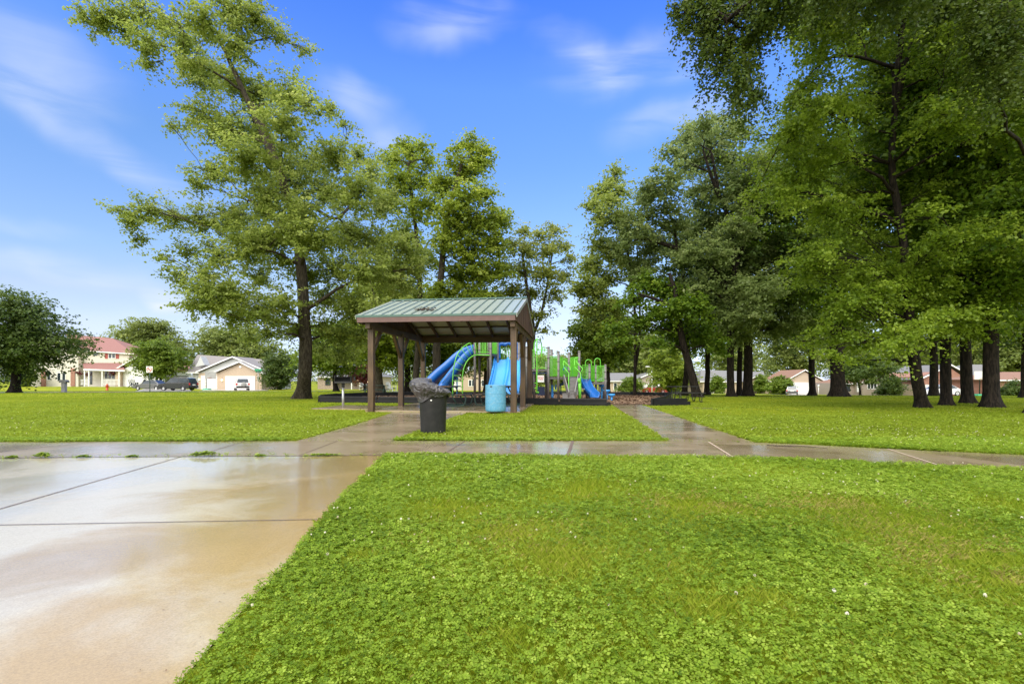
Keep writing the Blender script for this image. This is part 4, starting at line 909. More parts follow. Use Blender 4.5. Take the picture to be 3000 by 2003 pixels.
# ---- the wood beyond all the houses
def treeline():
    rng = np.random.default_rng(77); lob = []
    for k in range(150):
        x = rng.uniform(-230, 260); y = rng.uniform(150, 172); h = 7.0 + 3.5 * math.sin(x * .045) + rng.uniform(-1.5, 3) + (6 if x > 40 else 0) + (2.5 if x < -75 else 0); r = rng.uniform(4.5, 8)
        for zz in (h * .3, h * .62, h * .9): lob.append(((x + rng.uniform(-2, 2), y, TZ(x, y) + zz), (r, r * .8, h * .27)))
    V, T, cc, li = leaves(lob, 5200, 16, .62, 1.25, rng, droop=.2)
    o = npmesh('treeline', V, np.arange(len(V)).reshape(-1, 4), 'leaf_far', tint=T); tag(o, 'distant belt of green woodland closing the horizon behind the houses', 'wood', kind='stuff')
treeline()
# ================================================================ PICNIC SHELTER
def shelter():
    root = thing('picnic_shelter', PVO, 'open timber picnic shelter with green ribbed metal roof and brown posts', 'shelter', rz=PA)
    Wd, D = 4.72, 5.8; U0, U1 = -Wd - .30, .10; V0, V1 = -.42, D + .42; VM = (V0 + V1) / 2
    ZE, ZR = 3.14, 4.12       # top of eave, top of ridge
    def zr(v): return lerp(ZE, ZR, 1 - abs(v - VM) / (VM - V0))
    # posts
    for u in (-Wd, 0):
        for v in (0, D / 2, D):
            m = MB(); m.box((u, v, (2.84 - .1) / 2), (.19, .19, 2.94)); p = m.build('post', 'post_wood', root, bevel=.008)
            for s in (-1, 1):                       # knee braces along the side beam
                if (v == 0 and s < 0) or (v == D and s > 0): continue
                b = MB(); b.bar((u, v + s * .07, 1.95), (u, v + s * .80, 2.74), .10, .15); b.build('knee_brace', 'post_wood', root, bevel=.006)

    for u in (-Wd, 0):
        m = MB(); m.b2((u - .075, V0 + .08, 2.72), (u + .075, V1 - .08, 2.95)); m.build('side_beam', 'beam_wood', root, bevel=.006)
    for v in (D,):
        m = MB(); m.b2((-Wd + .08, v - .06, 2.70), (-.08, v + .06, 2.94)); m.build('tie_beam', 'beam_wood', root, bevel=.006)
    # rafters: slope each way, with king posts over each tie beam
    rz_ = .19
    nR = 7
    for k in range(nR):
        u = lerp(U0 + .10, U1 - .09, k / (nR - 1))
        for (a, b) in ((V0 + .05, VM), (V1 - .05, VM)):
            m = MB(); m.bar((u, a, zr(a) - rz_), (u, b - (.02 if a < b else -.02), zr(b) - rz_), .06, .16); m.build('rafter', 'beam_wood', root)
    for v in (V0 + .9, V0 + 1.75, V0 + 2.6, V1 - .9, V1 - 1.75, V1 - 2.6):
        m = MB(); m.bar((U0 + .03, v, zr(v) - .075), (U1 - .03, v, zr(v) - .075), .10, .05); m.build('purlin', 'beam_wood', root)
    m = MB(); m.b2((U0 + .02, VM - .05, ZR - .42), (U1 - .02, VM + .05, ZR - .2)); m.build('ridge_beam', 'beam_wood', root)
    # roof: ribbed metal sheets, each slope a closed shell
    for (va, side) in ((V0, 'f'), (V1, 'b')):
        m = MB(); prof = []; u = U0 - .03; step = .325; x = u
        n = int(round((U1 - U0 + .06) / step)); step = (U1 - U0 + .06) / n
        for k in range(n):
            x0 = u + k * step
            prof += [(x0, 0), (x0 + step * .44, 0), (x0 + step * .49, .034), (x0 + step * .58, .034), (x0 + step * .63, 0)]
        prof.append((u + n * step, 0)); N = len(prof)
        za, zb = zr(va), ZR; vs = []
        for (vv, zz) in ((va, za), (VM, zb)):
            for (xx, h) in prof: vs.append((xx, vv, zz + h))
        for (vv, zz) in ((va, za), (VM, zb)):
            for (xx, h) in prof: vs.append((xx, vv, zz + h - .016))
        fs = [(i, i + 1, N + i + 1, N + i) for i in range(N - 1)] + [(2 * N + i, 3 * N + i, 3 * N + i + 1, 2 * N + i + 1) for i in range(N - 1)]
        fs += [(i, 2 * N + i, 2 * N + i + 1, i + 1) for i in range(N - 1)] + [(0, N, 3 * N, 2 * N), (N - 1, 3 * N - 1, 4 * N - 1, 2 * N - 1)]
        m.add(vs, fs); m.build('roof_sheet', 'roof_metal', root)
        # pale underside boards just below the sheet
        s = MB(); e = .02 if side == 'f' else -.02
        s.add([(U0, va + e, za - .022), (U1, va + e, za - .022), (U1, VM, ZR - .022), (U0, VM, ZR - .022), (U0, va + e, za - .04), (U1, va + e, za - .04), (U1, VM, ZR - .04), (U0, VM, ZR - .04)], [(0, 1, 2, 3), (7, 6, 5, 4), (0, 4, 5, 1), (1, 5, 6, 2), (2, 6, 7, 3), (3, 7, 4, 0)])
        s.build('roof_lining', 'roof_under', root)
    m = MB(); m.prism([(VM - .17, ZR - .022), (VM, ZR + .032), (VM + .17, ZR - .022), (VM + .17, ZR + .002), (VM, ZR + .056), (VM - .17, ZR + .002)], U0 - .05, U1 + .05, 'x'); m.build('ridge_cap', 'roof_trim', root)
    for v in (V0, V1):
        s = -1 if v == V0 else 1
        m = MB(); m.b2((U0, v + s * .003, ZE - .235), (U1, v + s * .045, ZE - .075)); m.build('fascia_board', 'fascia', root)
        m = MB(); m.b2((U0 - .03, v + s * .0, ZE - .073), (U1 + .03, v + s * .055, ZE - .004)); m.build('drip_edge', 'roof_trim', root)
    # gable boarding (outer face) and rake trim
    for (u, s) in ((U0, -1), (U1, 1)):
        m = MB(); n = 30
        for k in range(n):
            a = lerp(V0 + .02, V1 - .02, k / n); b = lerp(V0 + .02, V1 - .02, (k + 1) / n) - .012; dd = .004 * (k % 3)
            m.prism([(a, 2.90), (b, 2.90), (b, zr(b) - .05), (a, zr(a) - .05)], u, u + s * (.022 + dd), 'x')
        m.build('gable_boarding', 'siding_wood', root)
        m = MB()
        for (a, b) in ((V0 - .04, VM), (V1 + .04, VM)):
            m.bar((u + s * .045, a, zr(a) - .055 ), (u + s * .045, b, zr(b) - .055), .035, .12)
        m.build('rake_trim', 'galvanised', root)
    return root
shelter()
# dead branch lying on the roof
def roof_branch():
    a, b = PV(-3.32, .35, 3.385), PV(-2.70, .24, 3.35)
    rt = thing('fallen_branch', a, 'dead brown branch caught on the shelter roof', 'branch'); m = MB()
    m.tube([a, a.lerp(b, .5) + Vector((0, 0, .05)), b], [.022, .02, .012], 6)
    rr = random.Random(4)
    for k in range(16):
        p = a.lerp(b, rr.random()); q = p + Vector((rr.uniform(-.22, .26), rr.uniform(-.1, .12), rr.uniform(.0, .10))); m.tube([p, q], [.011, .005], 5)
    m.build('branch_wood', 'twig_bark', rt, off=a)
    V = []
    for k in range(60):
        p = np.array(a.lerp(b, rr.random())[:]) + [rr.uniform(-.15, .15), rr.uniform(-.1, .1), rr.uniform(.02, .1)]; l = rr.uniform(.03, .06); t = rr.uniform(0, 6.28); d = np.array([math.cos(t), math.sin(t), .1]); s = np.array([-math.sin(t), math.cos(t), .3])
        V += [p - d * l, p - s * l * .6, p + d * l, p + s * l * .6]
    npmesh('dry_leaves', np.array(V) - np.array(a[:]), np.arange(240).reshape(-1, 4), 'chip_wood', rt, tint=np.repeat(np.random.default_rng(1).uniform(0, .5, 60), 4))
roof_branch()

# ---------------------------------------------------------------- trash can with its bag
from mathutils import noise as mnoise
def trash():
    c = G(1269, 1268); root = thing('trash_can', c, 'black plastic trash can standing on the clover by the path', 'trash can')
    H, r0, r1 = .80, .245, .272
    m = MB(); prof = [(r0 - .012, 0), (r0, .012), (r0 + .001, .03), (r0 + .001, .034)]
    for k in range(1, 9): prof.append((lerp(r0, r1, k / 9), .03 + (H - .09) * k / 9))
    prof += [(r1, H - .06), (r1 + .016, H - .055), (r1 + .018, H - .05), (r1 + .02, H - .012), (r1 + .010, H), (r1 - .012, H), (r1 - .018, H - .03), (r0 - .01, .03), (0, .025)]
    m.lathe(prof, n=40); m.build('can_body', 'black_plastic', root)
    for s in (0.15, 3.29):                        # moulded grip handles
        h = MB(); h.bar(((r1 + .03) * math.cos(s) - .06 * math.sin(s), (r1 + .03) * math.sin(s) + .06 * math.cos(s), H - .12), ((r1 + .03) * math.cos(s) + .06 * math.sin(s), (r1 + .03) * math.sin(s) - .06 * math.cos(s), H - .12), .04, .035)
        h.build('handle', 'black_plastic', root, bevel=.01)
    m = MB(); a = -1.56
    m.sphere(((r1 - .004) * math.cos(a), (r1 - .004) * math.sin(a), .655), (.018, .008, .015), 10, 6); m.build('rivet', 'sign_white', root)
    # bag: bunched film folded over the rim, a thing of its own
    b = thing('trash_bag', c + Vector((0, 0, H - .29)), 'crumpled grey black liner bag folded over the can rim', 'trash bag')
    nu, nv = 260, 110; vs = []
    for i in range(nv + 1):
        t = i / nv
        for j in range(nu):
            th = 6.2832 * j / nu; lx = -math.cos(th)         # +1 on the path side
            drop = .075 + .10 * (.5 + .5 * lx) + .025 * math.sin(2 * th + .5) + .02 * math.sin(5 * th)
            bul = .07 + .06 * (.5 + .5 * lx)
            if t < .42:
                q = t / .42; rr = r1 + .012 + bul * (1 - (1 - q) ** 2) * (.35 + .65 * q) + .012 * (1 - q); z = .30 - drop * (1 - q) + .02 * q
            elif t < .66:
                q = (t - .42) / .24; rr = r1 + .012 + bul * (1 - .65 * q * q); z = .32 + .10 * q
            else:
                q = (t - .66) / .34; rr = (r1 + .012 + bul * .35) * (1 - q) ** .8; z = .42 + .055 * math.sin(q * 2.4) - .02 * q
            z += (.02 + .095 * lx * min(1, t * 1.8) if t > .1 else .0095 * lx * t * 10) * (1 if t > .42 else .8)
            cx_, sx_ = math.cos(th), math.sin(th); p = Vector((rr * cx_, rr * sx_, z))
            # creases: domain-warped ridged noise, finer near the tie, long folds on the skirt
            wv = Vector((mnoise.noise(p * 5.0), mnoise.noise(p * 5.0 + Vector((9, 2, 4))), mnoise.noise(p * 5.0 + Vector((3, 8, 1)))))
            f = p * 6.5 + wv * 1.3; n1 = 1 - abs(mnoise.noise(Vector((f.x * 1.0, f.y * 1.0, f.z * 1.9)))) * 2.2
            f2 = p * 15 + wv * 2.4; n2 = 1 - abs(mnoise.noise(Vector((f2.x, f2.y, f2.z * 1.7)))) * 2.2
            n3 = mnoise.noise(p * 3.2 + Vector((4, 4, 4)))
            d = .024 * n1 + .010 * n2 + .035 * n3 - .012; k = min(1, t / .06)
            out = Vector((cx_, sx_, 0)) * min(1, rr / .12) + Vector((0, 0, .75 if t > .42 else .1)); p = p + out * d * k
            hr = math.hypot(p.x, p.y)
            if p.z < .305 and hr < r1 + .022: s_ = (r1 + .022) / max(hr, 1e-4); p.x *= s_; p.y *= s_
            vs.append((p.x - .025 * min(1, t * 2), p.y, p.z))
    fs = [(i * nu + j, i * nu + (j + 1) % nu, (i + 1) * nu + (j + 1) % nu, (i + 1) * nu + j) for i in range(nv) for j in range(nu)]
    m = MB(); m.add(vs, fs, True); m.build('bag_film', 'bag_plastic', b, fix=False)
trash()

# ---------------------------------------------------------------- blue barrel
def barrel():
    c = Vector(((1452 - CX) / FPX * 16.15, 16.15, .066)); c.z = .02
    root = thing('plastic_barrel', (c.x, c.y, .068), 'open light blue plastic barrel beside the near right shelter post', 'barrel')
    r, H = .325, .84
    m = MB(); m.lathe([(r - .05, 0), (r - .02, .012), (r - .008, .04), (r - .003, .09), (r, .12), (r, .274), (r, .276), (r + .006, .279), (r + .006, .289), (r, .292), (r, .294), (r, .56), (r, .562), (r + .006, .565), (r + .006, .575), (r, .578), (r, .58), (r - .002, H - .06), (r - .003, H - .02), (r - .004, H - .008), (r - .008, H), (r - .018, H - .002), (r - .02, H - .01), (r - .022, H - .1), (r - .03, .1), (0, .09)], n=44)
    m.build('barrel_shell', 'barrel_blue', root)
    m = MB(); n = 16; a0 = -1.98
    for k in range(1):
        vs = []; 
        for q in range(n):
            t = 6.2832 * q / n; aa = a0 + .13 * math.cos(t); z = H - .055 + .026 * math.sin(t); vs.append(((r + .0035) * math.cos(aa), (r + .0035) * math.sin(aa), z))
        m.add(vs, [tuple(range(n))])
    m.build('hand_hole', 'dark_hole', root)
barrel()

# ---------------------------------------------------------------- park grill
def grill():
    c = G(1006, 1195); c = Vector((-6.35, 19.25, .045)); root = thing('park_grill', c, 'black box grill on a galvanised post left of the shelter', 'grill', rz=R(12))
    m = MB(); m.tube([(0, 0, -.1), (0, 0, .78)], .045, 14); m.build('post', 'galvanised', root)
    m = MB(); m.tube([(0, 0, .74), (0, 0, .90)], [.06, .062], 14); m.build('swivel_collar', 'grill_black', root, bevel=.006)
    m = MB(); m.b2((-.29, -.2, .90), (.30, .22, .92)); m.b2((-.29, -.2, .92), (-.275, .22, 1.17)); m.b2((.285, -.2, .92), (.30, .22, 1.12)); m.b2((-.275, .205, .92), (.285, .22, 1.15)); m.b2((-.275, -.2, .92), (.285, -.19, .965))
    m.build('fire_box', 'grill_black', root)
    m = MB()
    for k in range(13): m.tube([(-.27, -.18 + k * .031, 1.12), (.42, -.18 + k * .031, 1.12)], .006, 6)
    m.b2((-.30, -.21, 1.105), (-.27, .21, 1.135)); m.b2((.40, -.2, 1.0), (.43, .2, 1.14))
    m.build('cooking_grate', 'grill_black', root)
    m = MB(); m.prism([(-.285, 1.172), (-.20, 1.215), (.18, 1.215), (.28, 1.18), (.28, 1.17), (.18, 1.20), (-.2, 1.20), (-.285, 1.16)], -.2, .2, 'y'); m.build('hood', 'grill_black', root)
grill()

# ---------------------------------------------------------------- picnic tables
def picnic_table(name, label, loc, rz, top_mat, frame_mat, group, L=1.85, leg='loop'):
    root = thing(name, loc, label, 'picnic table', group, rz)
    m = MB()
    for k in range(5): m.b2((-L / 2, -.365 + k * .147, .735), (L / 2, -.365 + k * .147 + .138, .772))
    m.build('table_top', top_mat, root, bevel=.006)
    for s in (-1, 1):
        m = MB()
        for k in range(2): m.b2((-L / 2, s * .70 - .14 + k * .147, .43), (L / 2, s * .70 - .14 + k * .147 + .138, .467))
        m.build('bench_seat', top_mat, root, bevel=.006)
    for x in (-L * .34, L * .34):
        m = MB()
        if leg == 'loop':
            for s in (-1, 1):
                m.tube(smoothpath([(x, s * .24, .72), (x, s * .30, .55), (x, s * .47, .425), (x, s * .80, .425), (x, s * .90, .33), (x, s * .88, .14), (x, s * .76, .04), (x, s * .2, .03), (x, 0, .03)], 5), .026, 8)
                m.tube([(x, s * .22, .71), (x, s * .58, .04)], .022, 8)
            m.tube([(x, -.32, .72), (x, .32, .72)], .024, 8)
        else:
            for s in (-1, 1):
                m.tube(smoothpath([(x, s * .10, .06), (x, s * .20, .35), (x, s * .34, .72)], 4), .024, 8)
                m.tube([(x, s * .10, .06), (x, -s * .02, .06)], .024, 8)
                m.tube(smoothpath([(x, s * .22, .40), (x, s * .50, .38), (x, s * .62, .41), (x, s * .82, .42)], 4), .022, 8)
                m.tube(smoothpath([(x, s * .60, .41), (x, s * .72, .30), (x, s * .66, .12), (x, s * .80, .02), (x, s * .9, .03)], 4), .02, 8)
                m.tube(smoothpath([(x, s * .82, .42), (x, s * .92, .28), (x, s * .90, .10), (x, s * .95, .03)], 4), .02, 8)
            m.tube([(x, -.34, .725), (x, .34, .725)], .022, 8)
        m.build('leg_frame', frame_mat, root)
    return root
GT = 'picnic tables under the shelter'
picnic_table('picnic_table', 'brown topped picnic table with green loop legs behind the trash can', PV(-3.05, 3.35, .066), PA + R(90), 'table_wood', 'table_green', GT)
picnic_table('picnic_table', 'brown topped picnic table with green loop legs behind the blue barrel', PV(-1.0, 3.9, .066), PA + R(90), 'table_wood', 'table_green', GT)
picnic_table('picnic_table', 'all black steel picnic table on the grass by the end of the wood chips', ON(2003, 25.2), R(4), 'grill_black', 'grill_black', None, 1.5, 'curl')
picnic_table('picnic_table', 'far green picnic table beyond the playground border left of the shelter', ON(1100, 37.2), R(8), 'table_green', 'table_green', None)

# ---------------------------------------------------------------- playground border timbers
def borders():
    segs = [(BORD[i], BORD[i + 1]) for i in range(len(BORD) - 1)] + [(BORD2[i], BORD2[i + 1]) for i in range(len(BORD2) - 1)] + [((5.80, 21.12), (7.42, 21.62))]
    lab = ['front border timber at the outer left corner of the chips', 'front border timber behind the grill post', 'front border timber behind the middle of the shelter', 'front border timber behind the right half of the shelter', 'front border timber just right of the shelter posts', 'front border timber ending beside the path',
           'short border timber running back from the black picnic table', 'border timber on the far side of the black picnic table', 'right side border timber near the leaning oak', 'right side border timber behind the stepping pods', 'rear border timber before the double trunked tree', 'rear border timber beneath the street lamp', 'rear border timber behind the green panels', 'rear border timber behind the grey stairs',
           'rear border timber behind the gray posts', 'rear border timber seen behind the wide slide', 'rear border timber seen under the curved slide', 'rear border timber left of the curved slide', 'left side border timber beyond the grill', 'left side border timber joining the outer corner', 'free standing border timber before the black picnic table']
    for k, (a, b) in enumerate(segs):
        a = Vector((a[0], a[1], TZ(*a))); b = Vector((b[0], b[1], TZ(*b))); c = (a + b) / 2; L = (b - a).length; ang = math.atan2(b.y - a.y, b.x - a.x)
        rt = thing('border_timber', c, 'black plastic ' + lab[k], 'border', 'black border timbers round the playground', ang); h = .30
        m = MB(); m.prism([(-.065, -.03), (.065, -.03), (.065, .10), (.05, .12), (.05, h - .03), (.035, h), (-.035, h), (-.05, h - .03), (-.05, .12), (-.065, .10)], -L / 2 + .02, L / 2 - .06, 'x')
        m.build('timber', 'border_plastic', rt)
        m = MB(); m.b2((L / 2 - .058, -.052, -.02), (L / 2 + .10, .052, h * .52)); m.tube([(L / 2 + .02, 0, h * .5), (L / 2 + .02, 0, h * .5 + .02)], .02, 8); m.build('end_tab', 'border_plastic', rt)
borders()
# ================================================================ PLAYGROUND
def A(x, y, Y): return P(1240 + x / 7.128, 980 + y / 7.128, Y)
def Bq(x, y, Y): return P(1540 + x / 7.128, 980 + y / 7.128, Y)
def chute(path, width, wall, side, mb, th=.04):
    """open slide: path of (point, cross direction); U section"""
    N = len(path); prof = [(-width / 2, wall), (-width / 2 - .04, wall + .03), (-width / 2 - .06, wall), (-width / 2 - .05, -.03), (width / 2 + .05, -.03), (width / 2 + .06, wall), (width / 2 + .04, wall + .03), (width / 2, wall), (width / 2 - .03, .03), (width / 2 - .12, 0), (-width / 2 + .12, 0), (-width / 2 + .03, .03)]
    n = len(prof); vs = []
    for i in range(N):
        p = Vector(path[i]); t = (Vector(path[min(i + 1, N - 1)]) - Vector(path[max(i - 1, 0)])).normalized()
        x = Vector(side[i] if isinstance(side, list) else side); x = (x - t * x.dot(t)).normalized(); z = x.cross(t)
        if z.z < 0: z = -z
        for (a, b) in prof: vs.append(p + x * a + z * b)
    fs = [(i * n + k, i * n + (k + 1) % n, (i + 1) * n + (k + 1) % n, (i + 1) * n + k) for i in range(N - 1) for k in range(n)]
    fs += [tuple(range(n)), tuple(reversed([(N - 1) * n + k for k in range(n)]))]
    mb.add(vs, fs, True)

def playground():
    base = ON(1560, 27.0); root = thing('playground', base, 'blue and green playground with grey posts, slides and stairs', 'playground')
    B = lambda m, name, mat, **k: m.build(name, mat, root, off=base, **k)
    GZ = lambda p: TZ(p.x, p.y) + .02
    def post(px, ytop, Y, mat='play_gray', r=.064):
        t = P(px, ytop, Y); m = MB(); m.tube([(t.x, t.y, GZ(t)), (t.x, t.y, t.z - .05)], r, 14); m.lathe([(r + .008, -.05), (r + .008, -.01), (r * .6, .012), (0, .02)], t, 14)
        for z in (.62, .8):
            zz = lerp(GZ(t), t.z, z); m.lathe([(r + .001, zz - t.z - .03), (r + .012, zz - t.z - .03), (r + .012, zz - t.z + .03), (r + .001, zz - t.z + .03)], t, 14)
        return B(m, 'post', mat)
    def panel(a, b, z0, z1, n=7, solid=False):
        """green barrier panel between two plan points: frame and pickets"""
        a, b = Vector(a), Vector(b); m = MB(); f = .028
        def q(t, z): v = a.lerp(b, t); return Vector((v.x, v.y, z))
        m.bar(q(0, z0), q(1, z0), f, f); m.bar(q(0, z1), q(1, z1), f, f); m.bar(q(0, z0), q(0, z1), f, f); m.bar(q(1, z0), q(1, z1), f, f)
        w = (b - a).length
        for k in range(1, n): m.bar(q(k / n, z0), q(k / n, z1), .012, w / n * (.62 if solid else .34), up=(b - a).normalized().cross(Vector((0, 0, 1))))
        return B(m, 'barrier_panel', 'play_green')
    def deck(corners, z, mat='play_deck'):
        m = MB(); n = len(corners); vs = [(c[0], c[1], z) for c in corners] + [(c[0], c[1], z - .10) for c in corners]
        m.add(vs, [tuple(range(n)), tuple(reversed(range(n, 2 * n)))] + [(i, i + n, (i + 1) % n + n, (i + 1) % n) for i in range(n)]); return B(m, 'deck', mat)
    X = lambda px, Y: (px - CX) / FPX * Y
    # --- high deck on the left
    D1 = 2.42
    for px, y, Y in ((1391, 930, 26.0), (1405, 935, 27.5), (1437, 925, 26.0), (1458, 940, 27.0), (1520, 1000, 27.2), (1541.5, 1015, 26.6), (1430, 940, 28.5)):
        post(px, y, Y)
    deck([(X(1391, 26), 26), (X(1437, 26), 26), (X(1458, 27), 27), (X(1425, 28.6), 28.6), (X(1400, 27.6), 27.6)], D1)
    panel((X(1394, 26), 26, 0), (X(1435, 26), 26, 0), D1 + .06, D1 + 1.15, 6)
    panel((X(1440, 26.1), 26.1, 0), (X(1456, 26.9), 26.9, 0), D1 + .02, D1 + 1.1, 5)
    panel((X(1403, 27.6), 27.6, 0), (X(1428, 28.5), 28.5, 0), D1 + .06, D1 + 1.1, 5)
    # arched ladder climber
    Y = 25.3
    for pts in (((618, 1330), (613, 1100), (617, 900), (628, 760), (650, 620), (690, 470), (745, 360), (830, 265), (920, 200), (1010, 160), (1090, 142), (1165, 138)),
                ((820, 1320), (822, 1000), (824, 850), (835, 760), (860, 670), (900, 580), (950, 510), (1010, 462), (1075, 432), (1160, 424), (1290, 430), (1390, 432))):
        m = MB(); p = smoothpath([A(x, y, lerp(Y - .2, Y + .6, min(1, max(0, (x - 640) / 500)))) for x, y in pts], 4); m.tube(p, .026, 8); B(m, 'climber_rail', 'play_green')
    for (a, b) in (((614, 1090), (822, 1085)), ((614, 968), (822, 972)), ((620, 855), (824, 858)), ((638, 705), (836, 768)), ((668, 555), (870, 668)), ((720, 432), (905, 578)), ((800, 300), (958, 505)), ((895, 222), (1015, 460)), ((985, 172), (1070, 434)), ((1085, 145), (1120, 428))):
        m = MB(); m.tube([A(*a, lerp(Y - .2, Y + .6, min(1, max(0, (a[0] - 640) / 500)))), A(*b, lerp(Y - .2, Y + .6, min(1, max(0, (b[0] - 640) / 500))))], .017, 7); B(m, 'rung', 'play_green')
    # curved slide: sweeps off the high deck to the left in two lanes
    def lane(pts, Y0, Y1, w, wall):
        p = smoothpath([A(x, y, lerp(Y0, Y1, k / (len(pts) - 1))) for k, (x, y) in enumerate(pts)], 4); m = MB()
        side = [Vector((lerp(.15, .55, i / len(p)), 1.0, 0)) for i in range(len(p))]
        chute(p, w, wall, side, m); return B(m, 'slide', 'play_blue')
    lane([(1080, 345), (990, 372), (880, 418), (760, 500), (640, 610), (520, 720), (400, 820), (290, 920), (180, 1030), (60, 1130), (-60, 1200)], 26.9, 26.2, .55, .28)
    lane([(1060, 395), (960, 470), (860, 580), (770, 700), (680, 820), (600, 930), (530, 1020), (470, 1110), (420, 1190), (360, 1235)], 26.3, 25.4, .50, .26)
    m = MB(); m.tube(smoothpath([A(610, 712, 25.6), (A(520, 800, 25.5)), A(450, 900, 25.4), A(390, 1010, 25.4)], 4), .02, 7); m.tube([A(490, 900, 25.6), A(505, 1120, 25.6)], .03, 8); m.tube([A(705, 900, 26.2), A(705, 1290, 26.2)], .035, 8); B(m, 'slide_support', 'play_light_blue')
    # wide double slide facing the camera
    top = [A(1770, 520, 27.3), A(1775, 600, 26.9), A(1765, 760, 26.2), A(1730, 960, 25.5), A(1690, 1130, 24.9), A(1672, 1215, 24.6), A(1668, 1235, 24.3)]
    for s in (-1, 1):
        m = MB(); p = smoothpath([q + Vector((s * .335, 0, 0)) for q in top], 5); chute(p, .58, .12, Vector((1, 0, 0)), m); B(m, 'slide', 'play_light_blue')
    for s in (-1, 1):   # flared side walls
        m = MB(); p = [q + Vector((s * .70, 0, 0)) for q in smoothpath(top, 4)]
        for i in range(len(p) - 1):
            h0 = lerp(.42, .14, i / (len(p) - 1)); h1 = lerp(.42, .14, (i + 1) / (len(p) - 1)); w = .03
            a, b = p[i], p[i + 1]
            m.add([a + Vector((-w, 0, -.05)), a + Vector((w, 0, -.05)), a + Vector((w + s * .04, 0, h0)), a + Vector((-w + s * .04, 0, h0)), b + Vector((-w, 0, -.05)), b + Vector((w, 0, -.05)), b + Vector((w + s * .04, 0, h1)), b + Vector((-w + s * .04, 0, h1))], [(0, 1, 2, 3), (7, 6, 5, 4), (0, 4, 5, 1), (1, 5, 6, 2), (2, 6, 7, 3), (3, 7, 4, 0)], True)
        B(m, 'slide_wall', 'play_light_blue')
    m = MB(); m.tube(smoothpath([A(1583, 500, 27.3), A(1580, 350, 27.3), A(1586, 225, 27.3), A(1640, 192, 27.3), A(1710, 205, 27.3), A(1780, 175, 27.3), A(1850, 205, 27.3), A(1930, 190, 27.3), A(1968, 225, 27.3), A(1972, 350, 27.3), A(1968, 500, 27.3)], 5), .085, 10); B(m, 'slide_hood', 'play_blue')
    m = MB()
    for k in range(9): m.tube([A(1620 + k * 40, 260, 27.5), A(1620 + k * 40, 560, 27.5)], .016, 6)
    B(m, 'back_bars', 'play_green')
    deck([(X(1458, 27.2), 27.4), (X(1541, 26.8), 27.4), (X(1536, 28.6), 28.6), (X(1462, 28.6), 28.6)], 2.12)
    # --- middle decks (zoom B frame)
    D2 = 1.62
    Y = 26.3
    post(1607, 1016, Y); post(1616, 1024, Y + 1.1); post(1636, 1029, Y - .3); post(1667, 1033, Y + .9); post(1697, 1028, Y - .1); post(1565, 1035, Y + .4); post(1600, 1060, Y + 1.4); post(1678, 1061, Y + 1.6)
    deck([(X(1558, Y), Y), (X(1606, Y), Y), (X(1606, Y), Y + 1.6), (X(1558, Y), Y + 1.6)], D2)
    panel((X(1558, Y), Y, 0), (X(1566, Y), Y, 0), D2 + .06, D2 + 1.0, 3)
    panel((X(1574, Y), Y, 0), (X(1604, Y), Y, 0), D2 + .06, D2 + 1.0, 8, True)
    D3 = 1.22
    deck([(X(1607, Y), Y), (X(1636, Y - .3), Y - .3), (X(1698, Y - .1), Y - .1), (X(1698, Y), Y + 1.6), (X(1610, Y), Y + 1.6)], D3)
    panel((X(1610, Y), Y, 0), (X(1632, Y - .3), Y - .3, 0), D3 + .08, D3 + 1.06, 9, True)
    panel((X(1640, Y - .1), Y - .1, 0), (X(1649, Y + .2), Y + .2, 0), D3 + .08, D3 + 1.04, 3, True)
    panel((X(1671, Y + .8), Y + .8, 0), (X(1695, Y), Y, 0), D3 + .06, D3 + 1.04, 8, True)
    panel((X(1643, Y + 1.5), Y + 1.5, 0), (X(1665, Y + 1), Y + 1, 0), D3 + .06, D3 + 1.0, 6, True)
    # tall climbing hoop and ladder at the front of the middle deck
    m = MB(); m.tube(smoothpath([Bq(178, 480, Y - .3), Bq(176, 250, Y - .3), Bq(190, 150, Y - .35), Bq(235, 92, Y - .5), Bq(235, 140, Y - .7), Bq(235, 500, Y - .7), Bq(237, 1190, Y - .7)], 5), .032, 9); B(m, 'climbing_hoop', 'play_green')
    m = MB(); m.tube(smoothpath([Bq(235, 95, Y - .5), Bq(300, 125, Y - .3), Bq(330, 200, Y), Bq(333, 350, Y), Bq(333, 470, Y)], 5), .026, 8); m.tube(smoothpath([Bq(345, 360, Y + .3), Bq(350, 290, Y + .3), Bq(372, 262, Y + .3), Bq(392, 290, Y + .3), Bq(392, 350, Y + .3)], 4), .02, 7); B(m, 'hoop_rail', 'play_green')
    for (x0, x1, y, dy, r) in ((180, 240, 1010, .6, .022), (180, 240, 1120, .6, .022), (215, 280, 1205, .4, .05)):
        m = MB(); m.tube([Bq(x0, y, Y - dy), Bq(x1, y, Y - dy)], r, 8); B(m, 'ladder_step', 'play_green')
    # rules board and play panels hung below the deck
    m = MB(); m.b2(Bq(250, 850, Y - .04)[:], (Bq(384, 992, Y - .04) + Vector((0, .02, 0)))[:]); sg = B(m, 'rules_board', 'sign_white')
    m = MB(); rr = random.Random(9)
    for r in range(3):
        for k in range(4):
            q = Bq(266 + k * 28, 868 + r * 28, Y - .05); m.b2((q.x, q.y, q.z), (q.x + rr.uniform(.03, .055), q.y + .006, q.z - rr.uniform(.025, .05)))
    mm = m.build('red_marks', 'sign_red', sg, off=base)
    m = MB(); m.b2(Bq(250, 1085, Y + .5)[:], (Bq(400, 1265, Y + .5) + Vector((0, .04, 0)))[:]); m.b2(Bq(150, 790, Y + .02)[:], (Bq(450, 815, Y + .02) + Vector((0, .05, 0)))[:]); B(m, 'play_panel', 'play_navy')
    m = MB()
